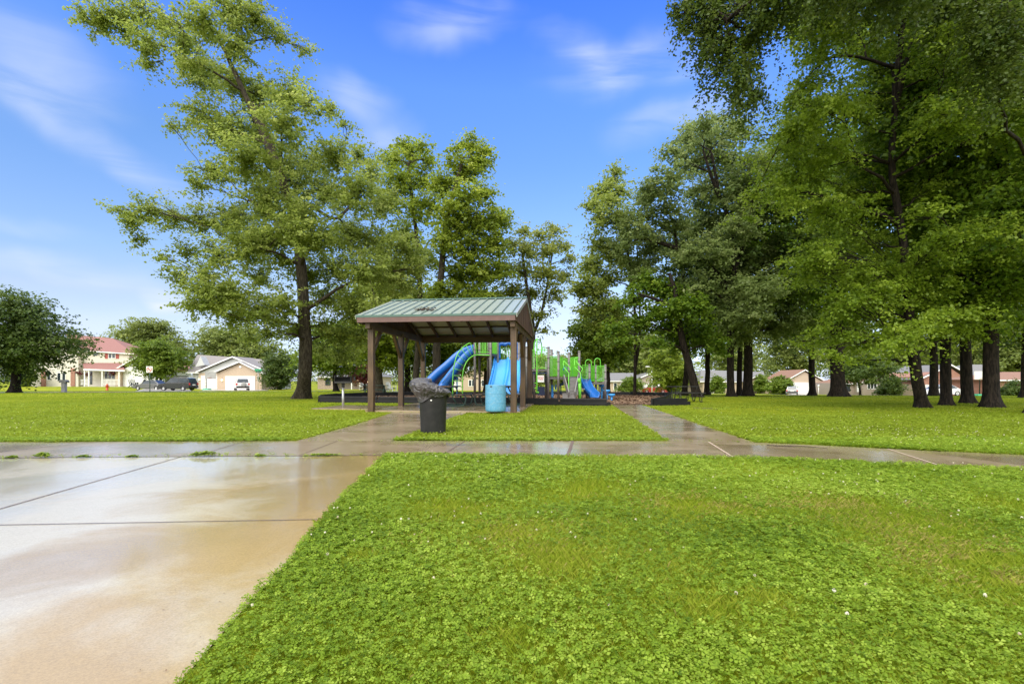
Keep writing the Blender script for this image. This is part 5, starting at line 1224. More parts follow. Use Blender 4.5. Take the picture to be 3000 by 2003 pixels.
    for k in range(9):
        z = 1060 + k * 28; m.tube(smoothpath([Bq(545 + 18 * (k % 2), z, Y + .7), Bq(580 - 20 * (k % 2), z + 14, Y + .65), Bq(548 + 22 * ((k + 1) % 2), z + 28, Y + .7)], 3), .028, 7)
    m.b2(Bq(538, 1055, Y + .74)[:], (Bq(580, 1310, Y + .74) + Vector((0, .03, 0)))[:]); m.b2(Bq(612, 1050, Y + .8)[:], (Bq(645, 1150, Y + .8) + Vector((0, .03, 0)))[:])
    B(m, 'maze_panel', 'play_light_blue')
    m = MB(); q = Bq(735, 690, Y + .5)
    m.tube([q + Vector((.16 * math.cos(t / 18 * 6.2832), 0, .16 * math.sin(t / 18 * 6.2832))) for t in range(19)], .05, 8); m.tube([Bq(735, 735, Y + .5), Bq(735, 850, Y + .5)], .06, 8)
    m.sphere(Bq(835, 760, Y + 1.6), (.22, .2, .24), 14, 9); m.b2(Bq(965, 680, Y + .6)[:], (Bq(1025, 875, Y + .6) + Vector((0, .05, 0)))[:]); B(m, 'play_wheel', 'play_blue')
    m = MB(); m.sphere(Bq(735, 1045, Y + 1.2), (.17, .17, .05), 14, 6); m.tube([Bq(735, 1050, Y + 1.2), Bq(735, 1230, Y + 1.2)], .03, 8); m.tube(smoothpath([Bq(775, 1020, Y + 1.2), Bq(790, 930, Y + 1.2), Bq(770, 910, Y + 1.2)], 3), .03, 7); B(m, 'play_seat', 'play_blue')
    # stairs: closed grey risers with stringers, turning toward the camera
    n = 6
    for k in range(n):
        y0 = lerp(885, 1225, k / (n - 1)); yy = Y - .35 - .30 * k
        a = Bq(lerp(905, 770, k / (n - 1)) if k == n - 1 else lerp(925, 905, k / (n - 1)), y0, yy); b = Bq(lerp(1085, 1100, k / (n - 1)) if k < n - 1 else 1035, y0, yy)
        m = MB(); m.b2((a.x, yy, a.z - .03), (b.x, yy + .34, a.z)); m.b2((a.x, yy + .012, a.z - .24 if k < n - 1 else GZ(a)), (b.x, yy + .03, a.z - .032)); B(m, 'stair_step', 'play_step')
    m = MB()
    for (xa, xb) in ((795, 900), (1100, 1030)):
        t0 = Bq(xa, 870, Y - .3); t1 = Bq(xb, 1260, Y - 1.9); t1.z = max(t1.z, GZ(t1) + .05); m.bar(t0 + Vector((0, 0, -.06)), t1, .05, .34)
    m.b2(Bq(1035, 1150, Y - 1.2)[:], (Bq(1050, 1320, Y - 1.2) + Vector((0, .5, 0)))[:]); m.b2(Bq(1040, 1128, Y - .9)[:], (Bq(1235, 1150, Y - .9) + Vector((0, .6, 0)))[:]); B(m, 'stair_side', 'play_step')
    for pts, r in ((((800, 548), (905, 660), (930, 700), (932, 752)), .026), (((790, 675), (895, 805), (900, 830), (900, 1220)), .026), (((792, 548), (788, 675)), .024), (((1040, 545), (1170, 690), (1187, 720), (1165, 780)), .026), (((1020, 672), (1145, 800), (1150, 830), (1150, 930)), .026), (((1110, 485), (1045, 487), (1025, 520), (1022, 672)), .026)):
        m = MB(); yy = Y - .5; ps = [Bq(x, y, yy - .9 * max(0, (y - 560) / 700)) for x, y in pts]; m.tube(smoothpath(ps, 3), r, 8); B(m, 'handrail', 'play_green')
    m = MB(); q = Bq(1130, 940, Y - 1.4); m.tube([(q.x, q.y, GZ(q)), q], .075, 12); m.sphere(Bq(1120, 960, Y - 1.45), (.09, .08, .13), 12, 8); B(m, 'newel_post', 'play_green')
    # --- low deck on the right with its short slide
    Y = 26.6; D4 = .95
    post(1727, 1067, Y); post(1746, 1070, Y + .2); post(1773.6, 1068, Y - .1); post(1719, 1075, Y + 1.4); post(1768, 1076, Y + 1.5)
    deck([(X(1724, Y), Y - .05), (X(1776, Y), Y - .15), (X(1772, Y), Y + 1.6), (X(1720, Y), Y + 1.6)], D4)
    panel((X(1730, Y), Y, 0), (X(1743, Y + .2), Y + .2, 0), D4 + .08, D4 + .86, 6, True)
    panel((X(1749, Y + .1), Y + .1, 0), (X(1770, Y - .1), Y - .1, 0), D4 + .08, D4 + .86, 8, True)
    panel((X(1706, Y - .1), Y - .1, 0), (X(1722, Y), Y, 0), D4 + .2, D4 + .9, 5, True)
    for (x0, x1, y0, yb) in ((1250, 1372, 522, 700), (1442, 1560, 494, 700)):
        m = MB(); xm = (x0 + x1) / 2; m.tube(smoothpath([Bq(x0, yb, Y + .4), Bq(x0, y0 + 60, Y + .4), Bq(x0 + 18, y0 + 18, Y + .4), Bq(xm, y0, Y + .4), Bq(x1 - 18, y0 + 18, Y + .4), Bq(x1, y0 + 60, Y + .4), Bq(x1, yb, Y + .4)], 5), .024, 8); B(m, 'entry_arch', 'play_green')
    p = smoothpath([Bq(1215, 915, Y + .3), Bq(1222, 985, Y), Bq(1262, 1090, Y - .4), Bq(1320, 1190, Y - .8), Bq(1390, 1265, Y - 1.2), Bq(1440, 1305, Y - 1.5)], 5); m = MB(); chute(p, .42, .22, Vector((1, .55, 0)), m); B(m, 'slide', 'play_blue')
    return root
playground()
pods = [(1763, 1127, 27.2, 'tallest round blue stepping pod beside the low green deck'), (1777.5, 1142, 26.6, 'middle height round blue stepping pod of the row'), (1792, 1154, 26.0, 'lowest round blue stepping pod at the open end of the row')]
for px, py, Y, lb in pods:
    t = P(px, py, Y); g = ON(px, Y); rt = thing('stepping_pod', (g.x, g.y, g.z), lb, 'stepping pod', 'blue stepping pods'); h = t.z - g.z
    m = MB(); m.lathe([(.05, h - .13), (.13, h - .11), (.175, h - .05), (.18, h - .02), (.165, h + .012), (0, h + .016)], n=20); m.build('pod_top', 'play_light_blue', rt)
    m = MB(); m.tube([(0, 0, -.05), (0, 0, h - .1)], .05, 12); m.build('stem', 'play_light_blue', rt)
# ================================================================ HOUSES, VEHICLES, STREET FURNITURE
class House:
    def __init__(s, label, pxc, Y, name='house', z=None):
        s.Y = Y; b = ON(pxc, Y)
        if z is not None: b.z = z
        s.g = b.z; s.root = thing(name, b, label, 'house'); s.off = b
    def x(s, px, d=0): return (px - CX) / FPX * s.Y
    def z(s, py): return CAMH + (HOR - py) / FPX * s.Y
    def put(s, m, name, mat, parent=None): return m.build(name, mat, parent or s.root, off=s.off)
    def wall(s, px0, px1, pytop, mat, d0=0, depth=8, gable=None, base=None):
        zb = s.g - .4 if base is None else s.z(base); zt = s.z(pytop); x0, x1 = s.x(px0), s.x(px1)
        poly = [(x0, zb), (x1, zb), (x1, zt)] + ([(s.x(gable[0]), s.z(gable[1]))] if gable else []) + [(x0, zt)]
        m = MB(); m.prism(poly, s.Y + d0, s.Y + d0 + depth, 'y'); return s.put(m, 'wall', mat)
    def gable_roof(s, pl, pa, pr, mat, d0=0, depth=8, t=.16, trim='trim_white', oh=.4):
        """two slopes whose gable faces the camera; pl, pa, pr are (px,py) of eave, apex, eave"""
        L, Ap, Rr = [(s.x(p[0]), s.z(p[1])) for p in (pl, pa, pr)]; y0, y1 = s.Y + d0 - oh, s.Y + d0 + depth
        m = MB(); m.prism([L, Ap, Rr, (Rr[0], Rr[1] + t), (Ap[0], Ap[1] + t), (L[0], L[1] + t)], y0, y1, 'y'); s.put(m, 'roof', mat)
        m = MB(); w = .28
        m.prism([(L[0], L[1] - .03), (Ap[0], Ap[1] - .03), (Ap[0], Ap[1] + t + .01), (L[0], L[1] + t + .01)], y0 - .05, y0 - .004, 'y'); m.prism([(Rr[0], Rr[1] - .03), (Ap[0], Ap[1] - .03), (Ap[0], Ap[1] + t + .01), (Rr[0], Rr[1] + t + .01)], y0 - .05, y0 - .004, 'y'); s.put(m, 'rake_board', trim)
    def long_roof(s, e0, e1, r0, r1, mat, d0=0, depth=8, t=.14):
        """front slope from eave line e0-e1 up to ridge r0-r1 and the slope behind it (px,py measured; ridge py read at its own depth)"""
        ya, yr, yb = s.Y + d0 - .4, s.Y + d0 + depth / 2, s.Y + d0 + depth + .4
        def pt(p, y): return Vector(((p[0] - CX) / FPX * y, y, CAMH + (HOR - p[1]) / FPX * y))
        E0, E1, R0, R1 = pt(e0, ya), pt(e1, ya), pt(r0, yr), pt(r1, yr); K0, K1 = Vector((E0.x, yb, E0.z)), Vector((E1.x, yb, E1.z)); dz = Vector((0, 0, t))
        m = MB(); m.add([E0, E1, R1, R0, K0, K1], [(0, 1, 2, 3), (3, 2, 5, 4)]); m.add([p - dz for p in (E0, E1, R1, R0, K0, K1)], [(3, 2, 1, 0), (4, 5, 2, 3)])
        m.add([E0, E1, E1 - dz, E0 - dz], [(3, 2, 1, 0)]); m.add([E0, R0, K0], [(0, 1, 2)]); m.add([E1, R1, K1], [(2, 1, 0)]); s.put(m, 'roof', mat)
        m = MB(); m.bar(E0 + Vector((0, -.03, -.10)), E1 + Vector((0, -.03, -.10)), .06, .16); s.put(m, 'gutter', 'trim_white')
    def window(s, px0, px1, py0, py1, d0=0, n=2, shutters=None):
        x0, x1, z0, z1 = s.x(px0), s.x(px1), s.z(py1), s.z(py0); y = s.Y + d0; m = MB(); f = .09
        m.b2((x0, y - .07, z0), (x0 + f, y - .005, z1)); m.b2((x1 - f, y - .07, z0), (x1, y - .005, z1)); m.b2((x0 + f, y - .07, z1 - f), (x1 - f, y - .005, z1)); m.b2((x0 + f, y - .07, z0), (x1 - f, y - .005, z0 + f))
        for k in range(1, n): xx = lerp(x0, x1, k / n); m.b2((xx - .05, y - .065, z0 + f), (xx + .05, y - .005, z1 - f))
        w = s.put(m, 'window', 'trim_white'); m = MB(); m.b2((x0 + f, y - .03, z0 + f), (x1 - f, y - .012, z1 - f)); s.put(m, 'pane', 'window_glass', w)
        if shutters:
            for (a, b) in ((px0 - shutters, px0 - .5), (px1 + .5, px1 + shutters)):
                m = MB(); m.b2((s.x(a), y - .05, z0), (s.x(b), y - .006, z1)); s.put(m, 'shutter', 'shutter_red')
    def garage(s, px0, px1, py0, py1, d0=0, mat='door_white'):
        x0, x1, z0, z1 = s.x(px0), s.x(px1), s.z(py1), s.z(py0); y = s.Y + d0; m = MB(); n = 4; c = max(2, int((x1 - x0) / 1.1))
        for k in range(n):
            a, b = lerp(z0, z1, k / n), lerp(z0, z1, (k + 1) / n) - .025; m.b2((x0, y - .05, a), (x1, y - .01, b))
            for q in range(c): xa, xb = lerp(x0, x1, (q + .12) / c), lerp(x0, x1, (q + .88) / c); m.b2((xa, y - .062, a + .09), (xb, y - .052, b - .09))
        dr = s.put(m, 'garage_door', mat); m = MB(); m.b2((x0 - .12, y - .075, z0), (x0 - .01, y - .004, z1 + .12)); m.b2((x1 + .01, y - .075, z0), (x1 + .12, y - .004, z1 + .12)); m.b2((x0 - .01, y - .075, z1 + .004), (x1 + .01, y - .004, z1 + .12)); s.put(m, 'door_frame', 'trim_white', dr)
    def block(s, px0, px1, py0, py1, mat, name, d0=0, dep=.1):
        m = MB(); m.b2((s.x(px0), s.Y + d0 - dep, s.z(py1)), (s.x(px1), s.Y + d0 - .004, s.z(py0))); return s.put(m, name, mat)
    def lamp(s, px, py, d0=0):
        m = MB(); c = (s.x(px), s.Y + d0 - .16, s.z(py)); m.b2((c[0] - .07, c[1], c[2] - .16), (c[0] + .07, c[1] + .15, c[2] - .12)); m.b2((c[0] - .09, c[1] - .07, c[2] + .14), (c[0] + .09, c[1] + .15, c[2] + .19)); b = s.put(m, 'wall_lamp', 'grill_black'); m = MB(); m.sphere(c, (.10, .08, .13), 10, 8); s.put(m, 'lamp_glass', 'lamp_glow', b)

# --- cream two storey house with red roof
Z3 = lambda x, y: (x / 4.751, 850 + y / 4.751)
h = House('cream two storey house with red shingle roof and white porch railing', 250, 88, z=0.0)
def z3(x, y): return x / 4.751, 850 + y / 4.751
p = lambda x: x / 4.751; q = lambda y: 850 + y / 4.751
h.wall(p(1160), p(1800), q(850), 'siding_cream', 0, 8)
h.long_roof((p(1150), q(835)), (p(1865), q(880)), (p(905), q(605)), (p(1570), q(670)), 'shingle_red', 0, 8)
h.wall(p(405), p(1160), q(830), 'siding_cream', -1.0, 9, gable=(p(790), q(690)))
h.gable_roof((p(380), q(850)), (p(800), q(675)), (p(1215), q(825)), 'shingle_red', -1.0, 9)
h.block(p(652), p(716), q(1120), q(1340), 'brick_red', 'brick_pier', -1.0, .12); h.block(p(1060), p(1118), q(1090), q(1335), 'brick_red', 'brick_pier', -1.0, .12)
h.window(p(730), p(782), q(1130), q(1252), -1.0, 1); h.window(p(868), p(925), q(1145), q(1258), -1.0, 1); h.window(p(935), p(990), q(1145), q(1258), -1.0, 1)
h.window(p(1508), p(1612), q(875), q(952), 0, 2, shutters=p(45))
m = MB(); c = (h.x(p(1335)), 88 - .02, h.z(q(884))); m.prism([(c[0] + .36 * math.cos(6.283 * k / 18), c[2] + .36 * math.sin(6.283 * k / 18)) for k in range(18)], 87.93, 87.99, 'y'); h.put(m, 'round_vent', 'window_glass')
# porch
def porch():
    ya, yb = 85.9, 87.9; y = 85.9; k = y / 88
    def pt(px, py, Y): return P(px, py, Y)
    m = MB(); a, b, c, d = pt(p(1165), q(1090), ya), pt(p(1740), q(1108), ya), pt(p(1690), q(1010), yb), pt(p(1155), q(1010), yb); dz = Vector((0, 0, .14))
    m.add([a, b, c, d, a - dz, b - dz, c - dz, d - dz], [(0, 1, 2, 3), (7, 6, 5, 4), (0, 4, 5, 1), (1, 5, 6, 2), (3, 7, 4, 0)]); h.put(m, 'porch_roof', 'shingle_red')
    m = MB(); m.bar(a - Vector((0, .05, .16)), b - Vector((0, .05, .16)), .1, .24); h.put(m, 'porch_beam', 'trim_white')
    for x in (1180, 1240, 1425, 1660):
        m = MB(); u = pt(p(x), q(1110), ya + .1); m.box((u.x, u.y, (u.z + h.g) / 2 - .1), (.16, .16, u.z - h.g)); h.put(m, 'porch_post', 'trim_white')
    m = MB(); zt = h.z(q(1243)); zb = h.z(q(1312))
    for (x0, x1) in ((1120, 1240), (1435, 1660)):
        X0, X1 = pt(p(x0), 0, ya).x, pt(p(x1), 0, ya).x; m.b2((X0, ya, zt - .06), (X1, ya + .06, zt)); m.b2((X0, ya, zb), (X1, ya + .06, zb + .06)); n = int((X1 - X0) / .22)
        for k in range(n): xx = lerp(X0, X1, (k + .5) / n); m.b2((xx - .03, ya + .01, zb + .06), (xx + .03, ya + .05, zt - .06))
    h.put(m, 'porch_railing', 'trim_white')
    m = MB(); u = pt(p(1120), 0, ya); v = pt(p(1690), 0, ya); m.b2((u.x, ya, h.g - .3), (v.x, 87.99, h.g + .12)); h.put(m, 'porch_floor', 'concrete_drive')
    h.block(p(1255), p(1285), q(1125), q(1310), 'window_glass', 'front_door', 0, .06); h.window(p(1455), p(1610), q(1120), q(1235), 0, 3)
    for (x, y, s) in ((1100, 1150, .45), (1570, 1155, .4), (1210, 1170, .35)):   # hanging baskets
        rng = np.random.default_rng(x); c = pt(p(x), q(y), 86.3); V, T, _, _ = leaves([((c.x, c.y, c.z), (s, s, s * .7))], 30, 14, .16, .2, rng)
        rt = thing('hanging_basket', (c.x, c.y, c.z), {1100: 'full flower basket hanging at the left end of the porch', 1570: 'red flower basket hanging above the long porch railing', 1210: 'smaller flower basket hanging between two porch posts'}[x], 'flower basket', 'porch flower baskets'); npmesh('foliage', V - np.array([c.x, c.y, c.z]), np.arange(len(V)).reshape(-1, 4), 'leaf_maroon', rt, tint=T)
        m = MB(); m.lathe([(.12, -.28), (.24, -.06), (.24, -.02)], (c.x, c.y, c.z), 12); m.build('pot', 'fence_brown', rt, off=rt.location)
porch()
# its attached white garage
h.wall(p(1786), p(2330), q(1165), 'siding_white', -1.2, 8, gable=None); h.block(p(1712), p(1784), q(1085), q(1350), 'brick_tan', 'brick_pier', -1.2, .5)
h.gable_roof((p(1700), q(1108)), (p(2060), q(905)), (p(2400), q(1108)), 'shingle_red', -1.2, 8); h.wall(p(1786), p(2330), q(1110), 'siding_white', -1.19, 7.6, gable=(p(2060), q(935)), base=q(1168))
h.garage(p(1840), p(2280), q(1185), q(1345), -1.2)

# --- grey house with tan garage fronts
h = House('grey ranch house with two tan gabled garage fronts and lit lamps', 680, 80)
p = lambda x: 380 + x / 4.121; q = lambda y: 950 + y / 4.121
h.long_roof((p(690), q(575)), (p(1690), q(590)), (p(820), q(365)), (p(1705), q(428)), 'shingle_gray', 1.0, 9); h.wall(p(700), p(1640), q(585), 'siding_gray', 1.2, 8)
h.wall(p(832), p(1660), q(585), 'siding_tan', 0, 5, gable=None); h.wall(p(840), p(1640), q(584), 'siding_gray', .02, 5, gable=(p(1252), q(405)), base=q(588))
h.gable_roof((p(815), q(582)), (p(1255), q(398)), (p(1690), q(582)), 'shingle_gray', 0, 6)
h.wall(p(1118), p(1645), q(590), 'brick_tan', -1.4, 3, gable=(p(1393), q(468))); h.gable_roof((p(1085), q(590)), (p(1394), q(462)), (p(1680), q(604)), 'shingle_gray', -1.4, 4)
h.garage(p(872), p(1085), q(628), q(782), 0); h.garage(p(1228), p(1560), q(634), q(784), -1.4)
h.lamp(p(845), q(662), 0); h.lamp(p(1180), q(670), -1.4)
m = MB(); m.prism([(h.x(p(1385)), h.z(q(505))), (h.x(p(1405)), h.z(q(505))), (h.x(p(1412)), h.z(q(520))), (h.x(p(1395)), h.z(q(528))), (h.x(p(1378)), h.z(q(520)))], 78.5, 78.59, 'y'); h.put(m, 'gable_vent', 'trim_white')
m = MB(); m.prism([(h.x(p(770)), h.z(q(512))), (h.x(p(880)), h.z(q(490))), (h.x(p(830)), h.z(q(385)))], 80.5, 82, 'y'); h.put(m, 'side_gable', 'siding_gray')

# --- house seen behind the grill and shelter posts
h = House('low stone fronted house with arched window and dark porch seen behind the grill', 1000, 84)
p = lambda x: 880 + x / 7.34; q = lambda y: 980 + y / 7.34
h.wall(p(370), p(720), q(905), 'stone_tan', 0, 8); h.wall(p(720), p(1250), q(905), 'siding_taupe', 1.5, 7); h.wall(p(1250), p(1700), q(905), 'siding_tan', .2, 8)
h.long_roof((p(340), q(900)), (p(1740), q(905)), (p(500), q(740)), (p(1600), q(745)), 'shingle_light', 0, 9)
m = MB(); m.prism([(h.x(p(540)), h.z(q(1085))), (h.x(p(650)), h.z(q(1085))), (h.x(p(650)), h.z(q(985))), (h.x(p(630)), h.z(q(945))), (h.x(p(596)), h.z(q(930))), (h.x(p(560)), h.z(q(945))), (h.x(p(540)), h.z(q(985)))], 83.9, 83.99, 'y'); h.put(m, 'window', 'window_glass')
h.window(p(1270), p(1380), q(960), q(1120), .2, 1)
for x in (712, 900, 1090): 
    m = MB(); m.b2((h.x(p(x)), 84, h.g - .2), (h.x(p(x)) + .14, 84.14, h.z(q(905)))); h.put(m, 'porch_post', 'trim_white')
h.lamp(p(1188), q(995), 1.5); h.lamp(p(1455), q(1015), .2)
h = House('tan house with pale roof seen behind the curved slide', 1392, 86)
h.wall(1352, 1450, 1100, 'siding_tan', 0, 8, gable=(1400, 1078)); h.gable_roof((1344, 1102), (1400, 1075), (1458, 1102), 'shingle_light', 0, 8); h.wall(1310, 1352, 1106, 'siding_white', 1, 7); h.long_roof((1300, 1106), (1350, 1106), (1305, 1088), (1350, 1088), 'shingle_light', 1, 7); h.garage(1318, 1346, 1115, 1138, 1); h.window(1372, 1392, 1112, 1132); h.window(1410, 1428, 1112, 1132)
# --- houses on the right
h = House('beige house with tall white windows seen behind the stepping pods', 1822, 92)
h.wall(1775, 1868, 1114, 'siding_tan', 0, 8); h.long_roof((1768, 1115), (1876, 1115), (1782, 1092), (1862, 1092), 'shingle_light', 0, 8)
for a in (1797, 1816, 1834): h.window(a, a + 11, 1121, 1143, 0, 1)
h = House('taupe gabled house with white door behind the red pickup', 1906, 100)
p = lambda x: 1860 + x / 3.915; q = lambda y: 1000 + y / 3.915
h.wall(p(80), p(290), q(410), 'siding_taupe', 0, 8, gable=(p(180), q(378))); h.gable_roof((p(60), q(418)), (p(182), q(368)), (p(305), q(424)), 'shingle_light', 0, 8); h.garage(p(85), p(280), q(492), q(585), 0); h.wall(p(20), p(80), q(450), 'siding_tan', 1, 6)
h = House('pale grey roofed house with narrow garage door and twin gable windows', 2150, 102)
h.wall(p(780), p(1490), q(460), 'siding_tan', 0, 9); h.long_roof((p(745), q(455)), (p(1505), q(462)), (p(760), q(325)), (p(1478), q(350)), 'shingle_light', 0, 9)
h.wall(p(1225), p(1490), q(462), 'brick_tan', -1.5, 5, gable=(p(1355), q(405))); h.gable_roof((p(1205), q(468)), (p(1357), q(398)), (p(1507), q(466)), 'shingle_light', -1.5, 6)
h.window(p(1348), p(1398), q(468), q(536), -1.5, 2); h.garage(p(820), p(903), q(462), q(592), 0); h.wall(p(905), p(940), q(470), 'brick_red', -.3, .6); h.window(p(1020), p(1062), q(490), q(540), 0, 1); h.lamp(p(925), q(492), -.3)
h = House('tan gabled house with wide bright white garage door', 2355, 100)
h.wall(p(1740), p(2165), q(462), 'siding_tan', 0, 9, gable=(p(1942), q(345))); h.gable_roof((p(1703), q(465)), (p(1942), q(330)), (p(2180), q(465)), 'shingle_brown', 0, 9); h.garage(p(1800), p(2014), q(476), q(598), 0)
m = MB(); c = (h.x(p(2128)), 0, h.z(q(487))); m.prism([(c[0] + .3 * math.cos(6.283 * k / 16), c[2] + .42 * math.sin(6.283 * k / 16)) for k in range(16)], 99.93, 99.99, 'y'); h.put(m, 'oval_vent', 'trim_white')
h = House('taupe house with white framed bay window and brown roof', 2540, 86)
p = lambda x: 2400 + x / 3.915; q = lambda y: 950 + y / 3.915
h.wall(p(490), p(775), q(665), 'siding_taupe', 0, 9, gable=(p(630), q(600))); h.gable_roof((p(470), q(672)), (p(632), q(595)), (p(785), q(668)), 'shingle_brown', 0, 9); h.wall(p(310), p(490), q(672), 'siding_taupe', 2, 7); h.long_roof((p(290), q(672)), (p(900), q(680)), (p(330), q(585)), (p(850), q(590)), 'shingle_brown', 2, 8)
h.window(p(548), p(662), q(672), q(742), 0, 3); m = MB(); m.prism([(h.x(p(548)), h.z(q(671))), (h.x(p(575)), h.z(q(658))), (h.x(p(605)), h.z(q(654))), (h.x(p(636)), h.z(q(658))), (h.x(p(662)), h.z(q(671)))], 85.9, 85.99, 'y'); h.put(m, 'window_arch', 'fence_brown')
h.block(p(400), p(442), q(680), q(770), 'window_glass', 'front_door', 2, .06); h.block(p(446), p(462), q(672), q(775), 'trim_white', 'porch_post', .3, .2); h.wall(p(775), p(870), q(685), 'siding_taupe', 2.2, 5)
h = House('red brick gabled house with grey roof behind the black trunks', 2760, 80)
h.wall(p(1150), p(1650), q(600), 'brick_red', 0, 9, gable=(p(1480), q(480)), base=q(690)); h.wall(p(1150), p(1650), q(690), 'siding_tan', 0, 9); h.gable_roof((p(1120), q(640)), (p(1490), q(470)), (p(1720), q(600)), 'shingle_light', 0, 9); h.garage(p(1225), p(1390), q(700), q(800), 0); h.garage(p(1450), p(1640), q(700), q(800), 0)
h.long_roof((p(1640), q(620)), (p(1960), q(620)), (p(1640), q(460)), (p(1900), q(460)), 'shingle_light', 2, 9); h.wall(p(1650), p(1900), q(620), 'brick_red', 2.2, 8)
h = House('dark shaded brick house at the frame edge', 2980, 66)
h.wall(p(2060), p(2700), q(630), 'brick_red', 0, 8); h.long_roof((p(2040), q(632)), (p(2740), q(632)), (p(2100), q(545)), (p(2700), q(545)), 'shingle_brown', 0, 9); h.window(p(2170), p(2240), q(680), q(745), 0, 2); h.window(p(2310), p(2380), q(680), q(780), 0, 2)
# ---- fences
def fence(label, px0, px1, Y, hgt, mat, n):
    a, b = ON(px0, Y), ON(px1, Y); c = (a + b) / 2; rt = thing('board_fence', c, label, 'fence'); m = MB(); w = (b.x - a.x) / n
    for k in range(n): m.b2((a.x + k * w, Y, c.z - .2), (a.x + (k + 1) * w - .02, Y + .03 + .004 * (k % 2), c.z + hgt + .02 * (k % 3)))
    m.build('boards', mat, rt, off=c); m = MB(); m.b2((a.x, Y + .04, c.z + .3), (b.x, Y + .1, c.z + .4)); m.b2((a.x, Y + .04, c.z + hgt - .35), (b.x, Y + .1, c.z + hgt - .25)); m.build('rail', mat, rt, off=c)
fence('grey board fence joining the white garage to the grey house', 482, 552, 84, 1.9, 'fence_gray', 26)
fence('dark brown board fence beside the twin windowed house', 2240, 2279, 104, 1.9, 'fence_brown', 18)
fence('dark board fence right of the bay window house', 2622, 2668, 88, 1.9, 'fence_brown', 18)

# ---- vehicles ------------------------------------------------------------
def wheel(root, x, y, r, w=.2):
    m = MB(); prof = [(r * .62, -w / 2), (r * .92, -w / 2), (r, -w * .32), (r, w * .32), (r * .92, w / 2), (r * .62, w / 2)]
    def ring(mb, prof, seg=20):
        n = len(prof); vs = [(x + a * math.cos(6.283 * k / seg), y + b, r + a * math.sin(6.283 * k / seg)) for (a, b) in prof for k in range(seg)]
        mb.add(vs, [(i * seg + k, i * seg + (k + 1) % seg, (i + 1) * seg + (k + 1) % seg, (i + 1) * seg + k) for i in range(n - 1) for k in range(seg)], True)
    ring(m, prof + [prof[0]]); wl = m.build('wheel', 'tyre', root)
    m = MB(); s = 1 if y > 0 else -1
    ring(m, [(.001, s * w * .40), (r * .3, s * w * .42), (r * .60, s * w * .34), (r * .64, s * w * .46), (r * .64, s * w * .2)]); m.build('rim', 'rim_silver', wl)
